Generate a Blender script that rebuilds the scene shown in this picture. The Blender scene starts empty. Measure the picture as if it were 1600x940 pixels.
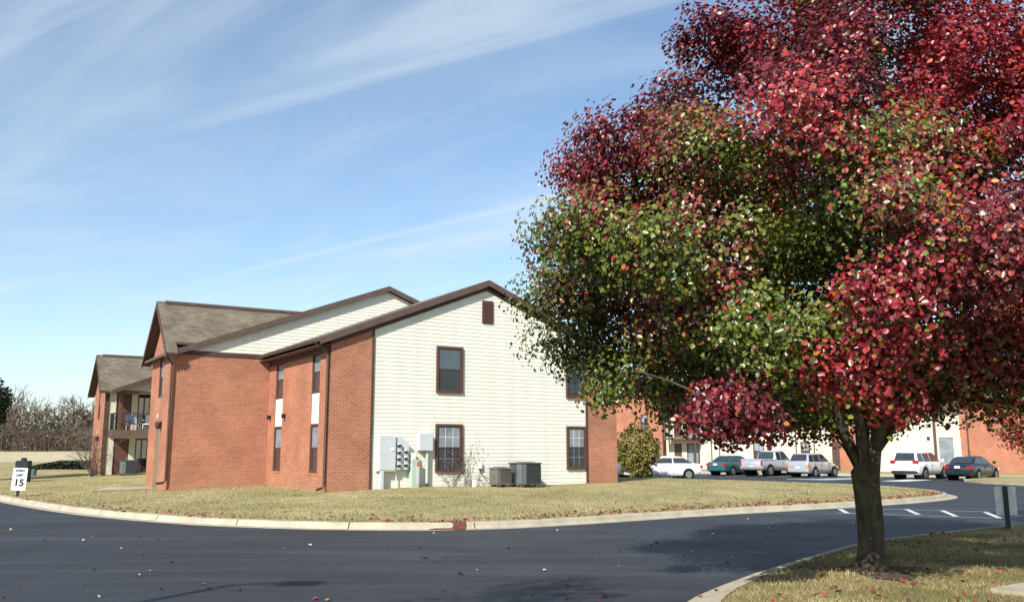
import bpy, bmesh, math, random
import numpy as np
from mathutils import Vector, Matrix, noise
from mathutils.geometry import delaunay_2d_cdt

R = math.radians
rnd = random.Random(7)
sc = bpy.context.scene
col = sc.collection

# ---------------------------------------------------------------- camera
cam_d = bpy.data.cameras.new('camera')
cam = bpy.data.objects.new('camera', cam_d)
col.objects.link(cam)
cam.location = (0, 0, 1.7)
cam.rotation_euler = (R(90) + math.atan(235 / 1420), 0, 0)
cam_d.sensor_fit = 'HORIZONTAL'
cam_d.sensor_width = 36
cam_d.lens = 36 * 1420 / 1600
cam_d.clip_end = 3000
cam_d.clip_start = 0.05
sc.camera = cam

# ---------------------------------------------------------------- sky, sun, exposure
SUN_AZ, SUN_EL = 205.0, 35.0          # compass bearing of the sun (0 = +Y, 90 = +X)
w = bpy.data.worlds.new('World')
sc.world = w
w.use_nodes = True
nt = w.node_tree
nt.nodes.clear()
L = nt.links.new
def wn(t, **k):
    n = nt.nodes.new(t)
    for a_, v in k.items():
        setattr(n, a_, v)
    return n
def wmath(op, a, b=None, c=None, clamp=False):
    n = wn('ShaderNodeMath', operation=op, use_clamp=clamp)
    for i, v in enumerate((a, b, c)):
        if v is None: continue
        if isinstance(v, (int, float)): n.inputs[i].default_value = v
        else: L(v, n.inputs[i])
    return n.outputs[0]
sky = wn('ShaderNodeTexSky', sky_type='NISHITA', sun_disc=False, sun_elevation=R(SUN_EL),
         sun_rotation=R(SUN_AZ), altitude=200, air_density=1.0, dust_density=0.4, ozone_density=1.0)
tc = wn('ShaderNodeTexCoord')
sep = wn('ShaderNodeSeparateXYZ'); L(tc.outputs['Generated'], sep.inputs[0])
zz = wmath('MAXIMUM', wmath('ADD', sep.outputs[2], 0.10), 0.05)
px = wmath('DIVIDE', sep.outputs[0], zz)
py = wmath('DIVIDE', sep.outputs[1], zz)
comb = wn('ShaderNodeCombineXYZ'); L(px, comb.inputs[0]); L(py, comb.inputs[1])
def cloud(rot, sx, sy, scale, lo, hi, detail, dist, off):
    m0 = wn('ShaderNodeMapping'); m0.inputs['Rotation'].default_value = (0, 0, R(rot)); L(comb.outputs[0], m0.inputs[0])
    m = wn('ShaderNodeMapping')
    m.inputs['Scale'].default_value = (sx, sy, 1); m.inputs['Location'].default_value = (off, off * .7, 0)
    L(m0.outputs[0], m.inputs[0])
    n = wn('ShaderNodeTexNoise'); n.inputs['Scale'].default_value = scale
    n.inputs['Detail'].default_value = detail; n.inputs['Roughness'].default_value = .55
    n.inputs['Distortion'].default_value = dist
    L(m.outputs[0], n.inputs['Vector'])
    r = wn('ShaderNodeMapRange'); r.interpolation_type = 'SMOOTHSTEP'
    r.inputs['From Min'].default_value = lo; r.inputs['From Max'].default_value = hi
    L(n.outputs['Fac'], r.inputs['Value'])
    return r.outputs[0]
c1 = cloud(28, .30, .80, 2.3, .36, .74, 9, 1.0, 4.3)
c2 = cloud(33, .10, .95, 2.6, .50, .68, 10, 1.1, 5.4)
c3 = cloud(15, .5, .5, .9, .32, .70, 5, .5, 1.3)
cm = wmath('ADD', wmath('MULTIPLY', c1, .40), wmath('MULTIPLY', c2, .42))
cm = wmath('ADD', cm, wmath('MULTIPLY', c3, .26))
cm = wmath('ADD', wmath('MULTIPLY', cm, .78), .05, clamp=True)
mixc = wn('ShaderNodeMix', data_type='RGBA')
tint = wn('ShaderNodeMix', data_type='RGBA', blend_type='MULTIPLY'); tint.inputs['Factor'].default_value = 1
tint.inputs['B'].default_value = (.92, 1.01, 1.05, 1); L(sky.outputs[0], tint.inputs['A'])
L(cm, mixc.inputs['Factor']); L(tint.outputs['Result'], mixc.inputs['A'])
mixc.inputs['B'].default_value = (4.7, 5.3, 5.7, 1)
bg = wn('ShaderNodeBackground'); bg.inputs['Strength'].default_value = .115
L(mixc.outputs['Result'], bg.inputs['Color'])
wo = wn('ShaderNodeOutputWorld'); L(bg.outputs[0], wo.inputs[0])

sun_d = bpy.data.lights.new('sun', 'SUN')
sun_d.energy = 5.0; sun_d.angle = R(.5); sun_d.color = (1, .955, .875)
sun = bpy.data.objects.new('sun', sun_d); col.objects.link(sun)
_to = Vector((math.sin(R(SUN_AZ)) * math.cos(R(SUN_EL)), math.cos(R(SUN_AZ)) * math.cos(R(SUN_EL)), math.sin(R(SUN_EL))))
sun.rotation_euler = _to.to_track_quat('Z', 'Y').to_euler()
sun.location = (-20, -30, 40)

sc.view_settings.view_transform = 'Standard'
sc.view_settings.look = 'None'
sc.view_settings.exposure = 0.55
sc.view_settings.gamma = 1
sc.view_settings.use_curve_mapping = False
sc.render.engine = 'CYCLES'
sc.cycles.use_denoising = True
sc.cycles.max_bounces = 6
sc.cycles.transparent_max_bounces = 8

# ---------------------------------------------------------------- materials
def mat(name, base=(.5, .5, .5), rough=.7, spec=.4, metal=0.0, var=None, scale=6.0, detail=5.0,
        lo=.35, hi=.65, bump=0.0, bscale=None, fine=0.0, coords='Object', ior=None, stretch=None):
    m = bpy.data.materials.new(name); m.use_nodes = True
    t = m.node_tree; b = t.nodes['Principled BSDF']
    b.inputs['Base Color'].default_value = (*base, 1); b.inputs['Roughness'].default_value = rough
    b.inputs['Specular IOR Level'].default_value = spec; b.inputs['Metallic'].default_value = metal
    if ior: b.inputs['IOR'].default_value = ior
    tcn = t.nodes.new('ShaderNodeTexCoord')
    vec = tcn.outputs[coords]
    if stretch:
        mp = t.nodes.new('ShaderNodeMapping'); mp.inputs['Scale'].default_value = stretch
        t.links.new(vec, mp.inputs[0]); vec = mp.outputs[0]
    if var is not None:
        n = t.nodes.new('ShaderNodeTexNoise'); n.inputs['Scale'].default_value = scale
        n.inputs['Detail'].default_value = detail; n.inputs['Roughness'].default_value = .6
        t.links.new(vec, n.inputs['Vector'])
        r = t.nodes.new('ShaderNodeMapRange'); r.inputs['From Min'].default_value = lo; r.inputs['From Max'].default_value = hi
        t.links.new(n.outputs['Fac'], r.inputs['Value'])
        mx = t.nodes.new('ShaderNodeMix'); mx.data_type = 'RGBA'
        mx.inputs['A'].default_value = (*base, 1); mx.inputs['B'].default_value = (*var, 1)
        t.links.new(r.outputs[0], mx.inputs['Factor'])
        t.links.new(mx.outputs['Result'], b.inputs['Base Color'])
    if bump:
        n2 = t.nodes.new('ShaderNodeTexNoise'); n2.inputs['Scale'].default_value = bscale or scale * 5
        n2.inputs['Detail'].default_value = 6
        t.links.new(vec, n2.inputs['Vector'])
        bp = t.nodes.new('ShaderNodeBump'); bp.inputs['Strength'].default_value = bump; bp.inputs['Distance'].default_value = .02
        t.links.new(n2.outputs['Fac'], bp.inputs['Height']); t.links.new(bp.outputs[0], b.inputs['Normal'])
    return m

def brick_mat(name, c1, c2, mortar, bw=.205, rh=.0755):
    m = bpy.data.materials.new(name); m.use_nodes = True
    t = m.node_tree; b = t.nodes['Principled BSDF']; b.inputs['Roughness'].default_value = .85
    b.inputs['Specular IOR Level'].default_value = .25
    uv = t.nodes.new('ShaderNodeUVMap'); uv.uv_map = 'UVMap'
    br = t.nodes.new('ShaderNodeTexBrick')
    br.inputs['Scale'].default_value = 1; br.inputs['Brick Width'].default_value = bw; br.inputs['Row Height'].default_value = rh
    br.inputs['Mortar Size'].default_value = .0068; br.inputs['Mortar Smooth'].default_value = .2; br.inputs['Bias'].default_value = 0
    br.inputs['Color1'].default_value = (*c1, 1); br.inputs['Color2'].default_value = (*c2, 1); br.inputs['Mortar'].default_value = (*mortar, 1)
    t.links.new(uv.outputs[0], br.inputs['Vector'])
    n = t.nodes.new('ShaderNodeTexNoise'); n.inputs['Scale'].default_value = .9; n.inputs['Detail'].default_value = 6
    t.links.new(uv.outputs[0], n.inputs['Vector'])
    r = t.nodes.new('ShaderNodeMapRange'); r.inputs['From Min'].default_value = .3; r.inputs['From Max'].default_value = .7
    r.inputs['To Min'].default_value = .80; r.inputs['To Max'].default_value = 1.14
    t.links.new(n.outputs['Fac'], r.inputs['Value'])
    mx = t.nodes.new('ShaderNodeMix'); mx.data_type = 'RGBA'; mx.blend_type = 'MULTIPLY'; mx.inputs['Factor'].default_value = 1
    t.links.new(br.outputs['Color'], mx.inputs['A']); t.links.new(r.outputs[0], mx.inputs['B'])
    # soil splash on the lowest courses
    sp = t.nodes.new('ShaderNodeSeparateXYZ'); t.links.new(uv.outputs[0], sp.inputs[0])
    r2 = t.nodes.new('ShaderNodeMapRange'); r2.inputs['From Min'].default_value = 1.15; r2.inputs['From Max'].default_value = .45
    r2.inputs['To Max'].default_value = .38
    t.links.new(sp.outputs[1], r2.inputs['Value'])
    m3 = t.nodes.new('ShaderNodeMath'); m3.operation = 'MULTIPLY'
    t.links.new(r2.outputs[0], m3.inputs[0]); t.links.new(n.outputs['Fac'], m3.inputs[1])
    mx2 = t.nodes.new('ShaderNodeMix'); mx2.data_type = 'RGBA'; mx2.inputs['B'].default_value = (.34, .22, .12, 1)
    t.links.new(m3.outputs[0], mx2.inputs['Factor']); t.links.new(mx.outputs['Result'], mx2.inputs['A'])
    t.links.new(mx2.outputs['Result'], b.inputs['Base Color'])
    bp = t.nodes.new('ShaderNodeBump'); bp.inputs['Strength'].default_value = .5; bp.inputs['Distance'].default_value = .008; bp.invert = True
    t.links.new(br.outputs['Fac'], bp.inputs['Height']); t.links.new(bp.outputs[0], b.inputs['Normal'])
    return m

def shingle_mat(name):
    m = bpy.data.materials.new(name); m.use_nodes = True
    t = m.node_tree; b = t.nodes['Principled BSDF']; b.inputs['Roughness'].default_value = .95; b.inputs['Specular IOR Level'].default_value = .15
    uv = t.nodes.new('ShaderNodeUVMap'); uv.uv_map = 'UVMap'
    br = t.nodes.new('ShaderNodeTexBrick'); br.offset_frequency = 2
    br.inputs['Brick Width'].default_value = .3; br.inputs['Row Height'].default_value = .14; br.inputs['Mortar Size'].default_value = .006
    br.inputs['Scale'].default_value = 1
    br.inputs['Color1'].default_value = (.185, .155, .115, 1); br.inputs['Color2'].default_value = (.130, .108, .080, 1); br.inputs['Mortar'].default_value = (.062, .052, .041, 1)
    t.links.new(uv.outputs[0], br.inputs['Vector'])
    n = t.nodes.new('ShaderNodeTexNoise'); n.inputs['Scale'].default_value = 1.3; n.inputs['Detail'].default_value = 8
    t.links.new(uv.outputs[0], n.inputs['Vector'])
    r = t.nodes.new('ShaderNodeMapRange'); r.inputs['From Min'].default_value = .3; r.inputs['From Max'].default_value = .7
    r.inputs['To Min'].default_value = .75; r.inputs['To Max'].default_value = 1.2
    t.links.new(n.outputs['Fac'], r.inputs['Value'])
    mx = t.nodes.new('ShaderNodeMix'); mx.data_type = 'RGBA'; mx.blend_type = 'MULTIPLY'; mx.inputs['Factor'].default_value = 1
    t.links.new(br.outputs['Color'], mx.inputs['A']); t.links.new(r.outputs[0], mx.inputs['B'])
    t.links.new(mx.outputs['Result'], b.inputs['Base Color'])
    return m

def asphalt_mat():
    m = bpy.data.materials.new('asphalt'); m.use_nodes = True
    t = m.node_tree; b = t.nodes['Principled BSDF']; b.inputs['Specular IOR Level'].default_value = .32
    tcn = t.nodes.new('ShaderNodeTexCoord')
    def no(scale, detail, sx=1, sy=1, rot=0, dist=0):
        mp = t.nodes.new('ShaderNodeMapping'); mp.inputs['Scale'].default_value = (sx, sy, 1); mp.inputs['Rotation'].default_value = (0, 0, R(rot))
        t.links.new(tcn.outputs['Object'], mp.inputs[0])
        n = t.nodes.new('ShaderNodeTexNoise'); n.inputs['Scale'].default_value = scale; n.inputs['Detail'].default_value = detail
        n.inputs['Roughness'].default_value = .65; n.inputs['Distortion'].default_value = dist
        t.links.new(mp.outputs[0], n.inputs['Vector']); return n.outputs['Fac']
    def rng(v, a, b_, c, d):
        r = t.nodes.new('ShaderNodeMapRange'); r.inputs['From Min'].default_value = a; r.inputs['From Max'].default_value = b_
        r.inputs['To Min'].default_value = c; r.inputs['To Max'].default_value = d; t.links.new(v, r.inputs['Value']); return r.outputs[0]
    def mix(f, A, B):
        x = t.nodes.new('ShaderNodeMix'); x.data_type = 'RGBA'
        t.links.new(f, x.inputs['Factor'])
        for s, v in (('A', A), ('B', B)):
            if isinstance(v, tuple): x.inputs[s].default_value = (*v, 1)
            else: t.links.new(v, x.inputs[s])
        return x.outputs['Result']
    c = mix(rng(no(.35, 5), .35, .65, 0, 1), (.022, .025, .031), (.031, .035, .042))
    # long faint tyre streaks that follow the bend, and a fine speckle of aggregate
    c = mix(rng(no(.55, 7, .16, 1.6, 14, .8), .50, .66, 0, .6), c, (.058, .062, .070))
    c = mix(rng(no(.6, 6, .2, 1.9, -12, .8), .54, .68, 0, .55), c, (.055, .059, .067))
    c = mix(rng(no(120, 2), .58, .75, 0, .30), c, (.10, .10, .10))
    c = mix(rng(no(4, 8), .60, .78, 0, .25), c, (.022, .023, .027))
    t.links.new(c, b.inputs['Base Color'])
    t.links.new(rng(no(.5, 4), .3, .7, .62, .82), b.inputs['Roughness'])
    bp = t.nodes.new('ShaderNodeBump'); bp.inputs['Strength'].default_value = .35; bp.inputs['Distance'].default_value = .006
    t.links.new(no(160, 3), bp.inputs['Height']); t.links.new(bp.outputs[0], b.inputs['Normal'])
    return m

def lawn_mat(name, dry=(.345, .285, .155), green=(.15, .155, .052), brown=(.20, .135, .075)):
    m = bpy.data.materials.new(name); m.use_nodes = True
    t = m.node_tree; b = t.nodes['Principled BSDF']; b.inputs['Roughness'].default_value = .95; b.inputs['Specular IOR Level'].default_value = .1
    tcn = t.nodes.new('ShaderNodeTexCoord')
    def no(scale, detail):
        n = t.nodes.new('ShaderNodeTexNoise'); n.inputs['Scale'].default_value = scale; n.inputs['Detail'].default_value = detail
        n.inputs['Roughness'].default_value = .7
        t.links.new(tcn.outputs['Object'], n.inputs['Vector']); return n.outputs['Fac']
    def mix(f, lo, hi, A, B):
        r = t.nodes.new('ShaderNodeMapRange'); r.inputs['From Min'].default_value = lo; r.inputs['From Max'].default_value = hi
        t.links.new(f, r.inputs['Value'])
        x = t.nodes.new('ShaderNodeMix'); x.data_type = 'RGBA'; t.links.new(r.outputs[0], x.inputs['Factor'])
        for s, v in (('A', A), ('B', B)):
            if isinstance(v, tuple): x.inputs[s].default_value = (*v, 1)
            else: t.links.new(v, x.inputs[s])
        return x.outputs['Result']
    c = mix(no(.45, 7), .36, .60, dry, green)
    c = mix(no(2.2, 8), .50, .72, c, brown)
    c = mix(no(30, 4), .35, .8, c, tuple(min(1, v * 1.5) for v in dry))
    t.links.new(c, b.inputs['Base Color'])
    bp = t.nodes.new('ShaderNodeBump'); bp.inputs['Strength'].default_value = .8; bp.inputs['Distance'].default_value = .05
    t.links.new(no(22, 6), bp.inputs['Height']); t.links.new(bp.outputs[0], b.inputs['Normal'])
    return m

def vcol_mat(name, rough=.5, spec=.4, transl=.25, jitter=True):
    """foliage: colour from the per-leaf attribute, a thin translucent sheet"""
    m = bpy.data.materials.new(name); m.use_nodes = True
    t = m.node_tree; b = t.nodes['Principled BSDF']
    at = t.nodes.new('ShaderNodeAttribute'); at.attribute_name = 'Col'
    t.links.new(at.outputs['Color'], b.inputs['Base Color'])
    b.inputs['Roughness'].default_value = rough; b.inputs['Specular IOR Level'].default_value = spec
    if transl:
        tr = t.nodes.new('ShaderNodeBsdfTranslucent'); t.links.new(at.outputs['Color'], tr.inputs['Color'])
        ms = t.nodes.new('ShaderNodeMixShader'); ms.inputs[0].default_value = transl
        t.links.new(b.outputs[0], ms.inputs[1]); t.links.new(tr.outputs[0], ms.inputs[2])
        t.links.new(ms.outputs[0], t.nodes['Material Output'].inputs[0])
    return m

def bark_mat(name, a=(.045, .036, .029), b_=(.10, .086, .068), moss=None):
    m = mat(name, a, .95, .15, var=b_, scale=9, stretch=(1, 1, .22), lo=.38, hi=.72, bump=.9, bscale=26)
    if moss:
        t = m.node_tree; b = t.nodes['Principled BSDF']
        old = b.inputs['Base Color'].links[0].from_socket
        n = t.nodes.new('ShaderNodeTexNoise'); n.inputs['Scale'].default_value = 5.5; n.inputs['Detail'].default_value = 5
        tcn = t.nodes.new('ShaderNodeTexCoord'); t.links.new(tcn.outputs['Object'], n.inputs['Vector'])
        r = t.nodes.new('ShaderNodeMapRange'); r.inputs['From Min'].default_value = .50; r.inputs['From Max'].default_value = .68; r.inputs['To Max'].default_value = .75
        t.links.new(n.outputs['Fac'], r.inputs['Value'])
        x = t.nodes.new('ShaderNodeMix'); x.data_type = 'RGBA'; x.inputs['B'].default_value = (*moss, 1)
        t.links.new(r.outputs[0], x.inputs['Factor']); t.links.new(old, x.inputs['A'])
        t.links.new(x.outputs['Result'], b.inputs['Base Color'])
    return m

M = dict(
    brick=brick_mat('brick_red', (.39, .138, .075), (.295, .099, .055), (.45, .31, .225), .205, .071),
    siding=mat('cream_siding', (.68, .665, .585), .55, .3, var=(.58, .56, .475), scale=1.2, lo=.42, hi=.85, stretch=(2.2, 1, .22)),
    cream=mat('cream_wall', (.60, .56, .45), .6, .3, var=(.53, .49, .39), scale=1.2),
    trim=mat('brown_trim', (.062, .034, .026), .55, .35, var=(.085, .05, .038), scale=4),
    fascia=mat('brown_fascia', (.088, .056, .046), .5, .4, var=(.11, .072, .06), scale=3),
    frame=mat('brown_window_frame', (.095, .045, .032), .5, .4, var=(.075, .036, .028), scale=6),
    shingle=shingle_mat('brown_shingles'),
    soffit=mat('soffit', (.34, .31, .27), .7, .2, var=(.28, .26, .22), scale=4),
    glass=mat('window_glass', (.020, .026, .032), .04, .5, var=(.03, .036, .042), scale=1.2, ior=2.3),
    screen=mat('window_screen', (.030, .034, .038), .45, .4, var=(.045, .05, .055), scale=3),
    curtain=mat('window_blind', (.25, .28, .31), .25, .5, var=(.15, .17, .20), scale=2.2),
    muntin=mat('white_muntin', (.62, .63, .62), .5, .3, var=(.52, .53, .52), scale=6),
    white=mat('white_panel', (.78, .77, .72), .5, .3, var=(.70, .69, .63), scale=3),
    concrete=mat('concrete', (.42, .375, .285), .9, .2, var=(.28, .25, .19), scale=1.9, lo=.40, hi=.75, bump=.3, bscale=40),
    joint=mat('dark_joint', (.09, .08, .065), .95, .1, var=(.06, .055, .045), scale=10),
    rust=mat('rusty_iron', (.150, .052, .030), .85, .3, var=(.09, .035, .024), scale=9, bump=.3),
    paint=mat('road_paint', (.62, .63, .63), .7, .2, var=(.30, .31, .32), scale=7, lo=.45, hi=.75),
    bluepaint=mat('blue_road_paint', (.34, .45, .50), .7, .2, var=(.17, .22, .26), scale=3, lo=.4, hi=.7),
    asphalt=asphalt_mat(),
    lawn=lawn_mat('dry_lawn'),
    lawn2=lawn_mat('island_lawn', (.285, .225, .115), (.12, .115, .045), (.15, .10, .06)),
    field=lawn_mat('dry_field', (.40, .345, .235), (.32, .28, .17), (.33, .27, .18)),
    mulch=mat('mulch', (.055, .038, .028), .95, .1, var=(.12, .085, .06), scale=14, bump=.9, bscale=60),
    meter=mat('grey_metal_box', (.50, .545, .56), .42, .45, var=(.45, .49, .51), scale=3),
    meterd=mat('dark_meter', (.018, .018, .02), .25, .5, var=(.03, .03, .032), scale=12),
    meterg=mat('meter_dome', (.55, .58, .60), .12, .6, var=(.42, .45, .47), scale=12),
    pale_green=mat('pale_green_metal', (.40, .50, .40), .55, .35, var=(.34, .43, .35), scale=4),
    orange=mat('orange_tag', (.62, .12, .03), .6, .3, var=(.5, .09, .03), scale=8),
    ac_dark=mat('dark_condenser', (.060, .070, .074), .5, .4, var=(.05, .058, .06), scale=4),
    ac_panel=mat('condenser_panel', (.13, .155, .165), .4, .45, var=(.11, .13, .14), scale=3),
    ac_tan=mat('grey_condenser', (.145, .138, .120), .55, .4, var=(.10, .097, .086), scale=5),
    black=mat('black_metal', (.014, .015, .016), .45, .4, var=(.02, .02, .022), scale=6),
    dkgreen=mat('dark_green_metal', (.010, .018, .020), .5, .3, var=(.014, .024, .026), scale=5),
    teal=mat('teal_plastic', (.06, .13, .15), .5, .4, var=(.05, .11, .125), scale=5),
    signw=mat('sign_white', (.70, .73, .75), .35, .4, var=(.64, .67, .69), scale=5),
    signb=mat('sign_back', (.80, .80, .75), .4, .4, metal=.0, var=(.58, .58, .55), scale=4),
    ink=mat('sign_black', (.012, .012, .014), .5, .3, var=(.018, .018, .02), scale=9),
    door=mat('brown_door', (.105, .050, .034), .5, .4, var=(.085, .04, .028), scale=3),
    gdoor=mat('olive_door', (.17, .17, .105), .5, .4, var=(.14, .14, .09), scale=3),
    lampg=mat('lamp_glass', (.75, .72, .62), .3, .5, var=(.65, .6, .5), scale=8),
    bark=bark_mat('pear_bark', moss=(.11, .115, .04)),
    twig=mat('twig', (.085, .068, .058), .9, .15, var=(.13, .11, .095), scale=5),
    wood=mat('bare_wood', (.105, .080, .060), .95, .1, var=(.155, .12, .09), scale=.25),
    under=mat('woods_floor', (.115, .085, .06), .95, .1, var=(.16, .125, .09), scale=.12, bump=.6, bscale=.8),
    leaf=vcol_mat('pear_leaf', .34, .52, .26),
    shrubleaf=vcol_mat('shrub_leaf', .5, .35, .2),
    grass=vcol_mat('grass_blades', .8, .15, .25),
    fallen=vcol_mat('fallen_leaf', .7, .25, .1),
    tyre=mat('tyre', (.018, .018, .019), .85, .2, var=(.03, .029, .028), scale=14),
    rim=mat('alloy_rim', (.52, .53, .54), .3, .5, metal=.7, var=(.42, .43, .44), scale=9),
    carglass=mat('car_glass', (.018, .022, .026), .05, .5, var=(.03, .034, .038), scale=2, ior=1.9),
    well=mat('wheel_well', (.008, .008, .009), .9, .1, var=(.012, .012, .013), scale=9),
    tail=mat('tail_light', (.42, .012, .012), .2, .5, var=(.3, .01, .01), scale=8),
    amber=mat('amber_light', (.55, .17, .03), .2, .5, var=(.45, .13, .03), scale=8),
    head=mat('head_light', (.60, .63, .65), .12, .6, var=(.5, .53, .55), scale=8),
    plate=mat('number_plate', (.62, .66, .66), .5, .3, var=(.5, .56, .58), scale=20),
    plastic=mat('white_plastic', (.80, .80, .78), .4, .4, var=(.7, .7, .68), scale=8),
    cushion=mat('blue_cushion', (.10, .16, .24), .8, .2, var=(.08, .12, .19), scale=8),
)
def car_paint(name, c, metal=.25):
    m = mat(name, c, .28, .5, metal=metal, var=tuple(v * .9 for v in c), scale=1.5)
    b = m.node_tree.nodes['Principled BSDF']
    b.inputs['Coat Weight'].default_value = .5; b.inputs['Coat Roughness'].default_value = .08
    return m

# ---------------------------------------------------------------- helpers
def link(o, parent=None):
    col.objects.link(o)
    if parent is not None: o.parent = parent
    return o
def tag(o, label=None, cat=None, group=None, kind=None):
    if label: o['label'] = label
    if cat: o['category'] = cat
    if group: o['group'] = group
    if kind: o['kind'] = kind
    return o
def empty(name, loc=(0, 0, 0), rz=0.0, parent=None):
    o = bpy.data.objects.new(name, None); o.location = loc; o.rotation_euler = (0, 0, rz)
    o.empty_display_size = .2
    return link(o, parent)

class MB:
    """collects shapes for ONE mesh object"""
    def __init__(s): s.v = []; s.f = []; s.mi = []
    def add(s, vs, fs, mi=0):
        o = len(s.v); s.v += [tuple(p) for p in vs]
        s.f += [tuple(i + o for i in f) for f in fs]; s.mi += [mi] * len(fs); return s
    def box(s, x0, x1, y0, y1, z0, z1, mi=0):
        vs = [(x0, y0, z0), (x1, y0, z0), (x1, y1, z0), (x0, y1, z0), (x0, y0, z1), (x1, y0, z1), (x1, y1, z1), (x0, y1, z1)]
        return s.add(vs, [(0, 3, 2, 1), (4, 5, 6, 7), (0, 1, 5, 4), (1, 2, 6, 5), (2, 3, 7, 6), (3, 0, 4, 7)], mi)
    def cbox(s, x0, x1, y0, y1, z0, z1, c=.02, mi=0):
        """box with chamfered vertical and top edges"""
        def ring(i, z): return [(x0 + i + c, y0 + i, z), (x1 - i - c, y0 + i, z), (x1 - i, y0 + i + c, z), (x1 - i, y1 - i - c, z),
                                (x1 - i - c, y1 - i, z), (x0 + i + c, y1 - i, z), (x0 + i, y1 - i - c, z), (x0 + i, y0 + i + c, z)]
        vs = ring(0, z0) + ring(0, z1 - c) + ring(c, z1)
        fs = [tuple(range(7, -1, -1)), tuple(range(16, 24))]
        for k in range(2):
            for i in range(8):
                j = (i + 1) % 8; fs.append((k * 8 + i, k * 8 + j, k * 8 + 8 + j, k * 8 + 8 + i))
        return s.add(vs, fs, mi)
    def prism(s, poly, axis, d0, d1, mi=0):
        """poly in the two other axes, extruded along axis ('x','y','z')"""
        def P(p, d): return {'x': (d, p[0], p[1]), 'y': (p[0], d, p[1]), 'z': (p[0], p[1], d)}[axis]
        n = len(poly); vs = [P(p, d0) for p in poly] + [P(p, d1) for p in poly]
        fs = [tuple(range(n)), tuple(range(2 * n - 1, n - 1, -1))]
        for i in range(n):
            j = (i + 1) % n; fs.append((i, i + n, j + n, j))
        return s.add(vs, fs, mi)
    def tube(s, pts, rad, n=8, mi=0, cap=True):
        pts = [Vector(p) for p in pts]; vs = []; fs = []
        if isinstance(rad, (int, float)): rad = [rad] * len(pts)
        ref = None
        for i, p in enumerate(pts):
            d = (pts[min(i + 1, len(pts) - 1)] - pts[max(i - 1, 0)])
            if d.length < 1e-9: d = Vector((0, 0, 1))
            d.normalize()
            if ref is None: ref = Vector((1, 0, 0)) if abs(d.x) < .8 else Vector((0, 1, 0))
            u = (ref - d * ref.dot(d)); 
            if u.length < 1e-6: u = d.orthogonal()
            u.normalize(); v = d.cross(u); ref = u
            for k in range(n):
                a = 2 * math.pi * k / n
                vs.append(p + (u * math.cos(a) + v * math.sin(a)) * rad[i])
        for i in range(len(pts) - 1):
            for k in range(n):
                j = (k + 1) % n; fs.append((i * n + k, i * n + j, (i + 1) * n + j, (i + 1) * n + k))
        if cap:
            fs.append(tuple(range(n - 1, -1, -1))); fs.append(tuple((len(pts) - 1) * n + k for k in range(n)))
        return s.add(vs, fs, mi)
    def build(s, name, mats, parent=None, uv=False, smooth=False, normals=True):
        me = bpy.data.meshes.new(name); me.from_pydata(s.v, [], s.f)
        mats = mats if isinstance(mats, (list, tuple)) else [mats]
        for m_ in mats: me.materials.append(m_)
        if len(mats) > 1: me.polygons.foreach_set('material_index', s.mi)
        if normals:
            bm = bmesh.new(); bm.from_mesh(me); bmesh.ops.recalc_face_normals(bm, faces=bm.faces); bm.to_mesh(me); bm.free()
        if uv: box_uv(me)
        if smooth: me.polygons.foreach_set('use_smooth', [True] * len(me.polygons))
        me.update()
        return link(bpy.data.objects.new(name, me), parent)

def box_uv(me):
    l = me.uv_layers.new(name='UVMap')
    for p in me.polygons:
        n = p.normal
        for li in p.loop_indices:
            c = me.vertices[me.loops[li].vertex_index].co
            if abs(n.z) > .8: q = (c.x, c.y)
            elif abs(n.x) > abs(n.y): q = (c.y, c.z if abs(n.z) < .2 else math.hypot(c.x, c.z) if False else c.z / max(.2, math.sqrt(1 - n.z * n.z)))
            else: q = (c.x, c.z / max(.2, math.sqrt(1 - n.z * n.z)))
            l.data[li].uv = q

def obox(name, parent, m, x0, x1, y0, y1, z0, z1, c=0):
    b = MB()
    (b.cbox(x0, x1, y0, y1, z0, z1, c) if c else b.box(x0, x1, y0, y1, z0, z1))
    return b.build(name, m, parent)

def np_mesh(name, verts, faces, mats, colors=None, parent=None, smooth=False):
    """big triangle/quad soup from numpy arrays; colors per vertex"""
    me = bpy.data.meshes.new(name)
    nv, nf, k = len(verts), len(faces), faces.shape[1]
    me.vertices.add(nv); me.vertices.foreach_set('co', np.ascontiguousarray(verts, np.float32).ravel())
    me.loops.add(nf * k); me.polygons.add(nf)
    me.loops.foreach_set('vertex_index', np.ascontiguousarray(faces, np.int32).ravel())
    me.polygons.foreach_set('loop_start', np.arange(0, nf * k, k, dtype=np.int32))
    me.update(calc_edges=True)
    if colors is not None:
        at = me.color_attributes.new('Col', 'FLOAT_COLOR', 'POINT')
        c4 = np.ones((nv, 4), np.float32); c4[:, :3] = colors
        at.data.foreach_set('color', c4.ravel())
    me.materials.append(mats)
    if smooth: me.polygons.foreach_set('use_smooth', [True] * nf)
    return link(bpy.data.objects.new(name, me), parent)

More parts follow.
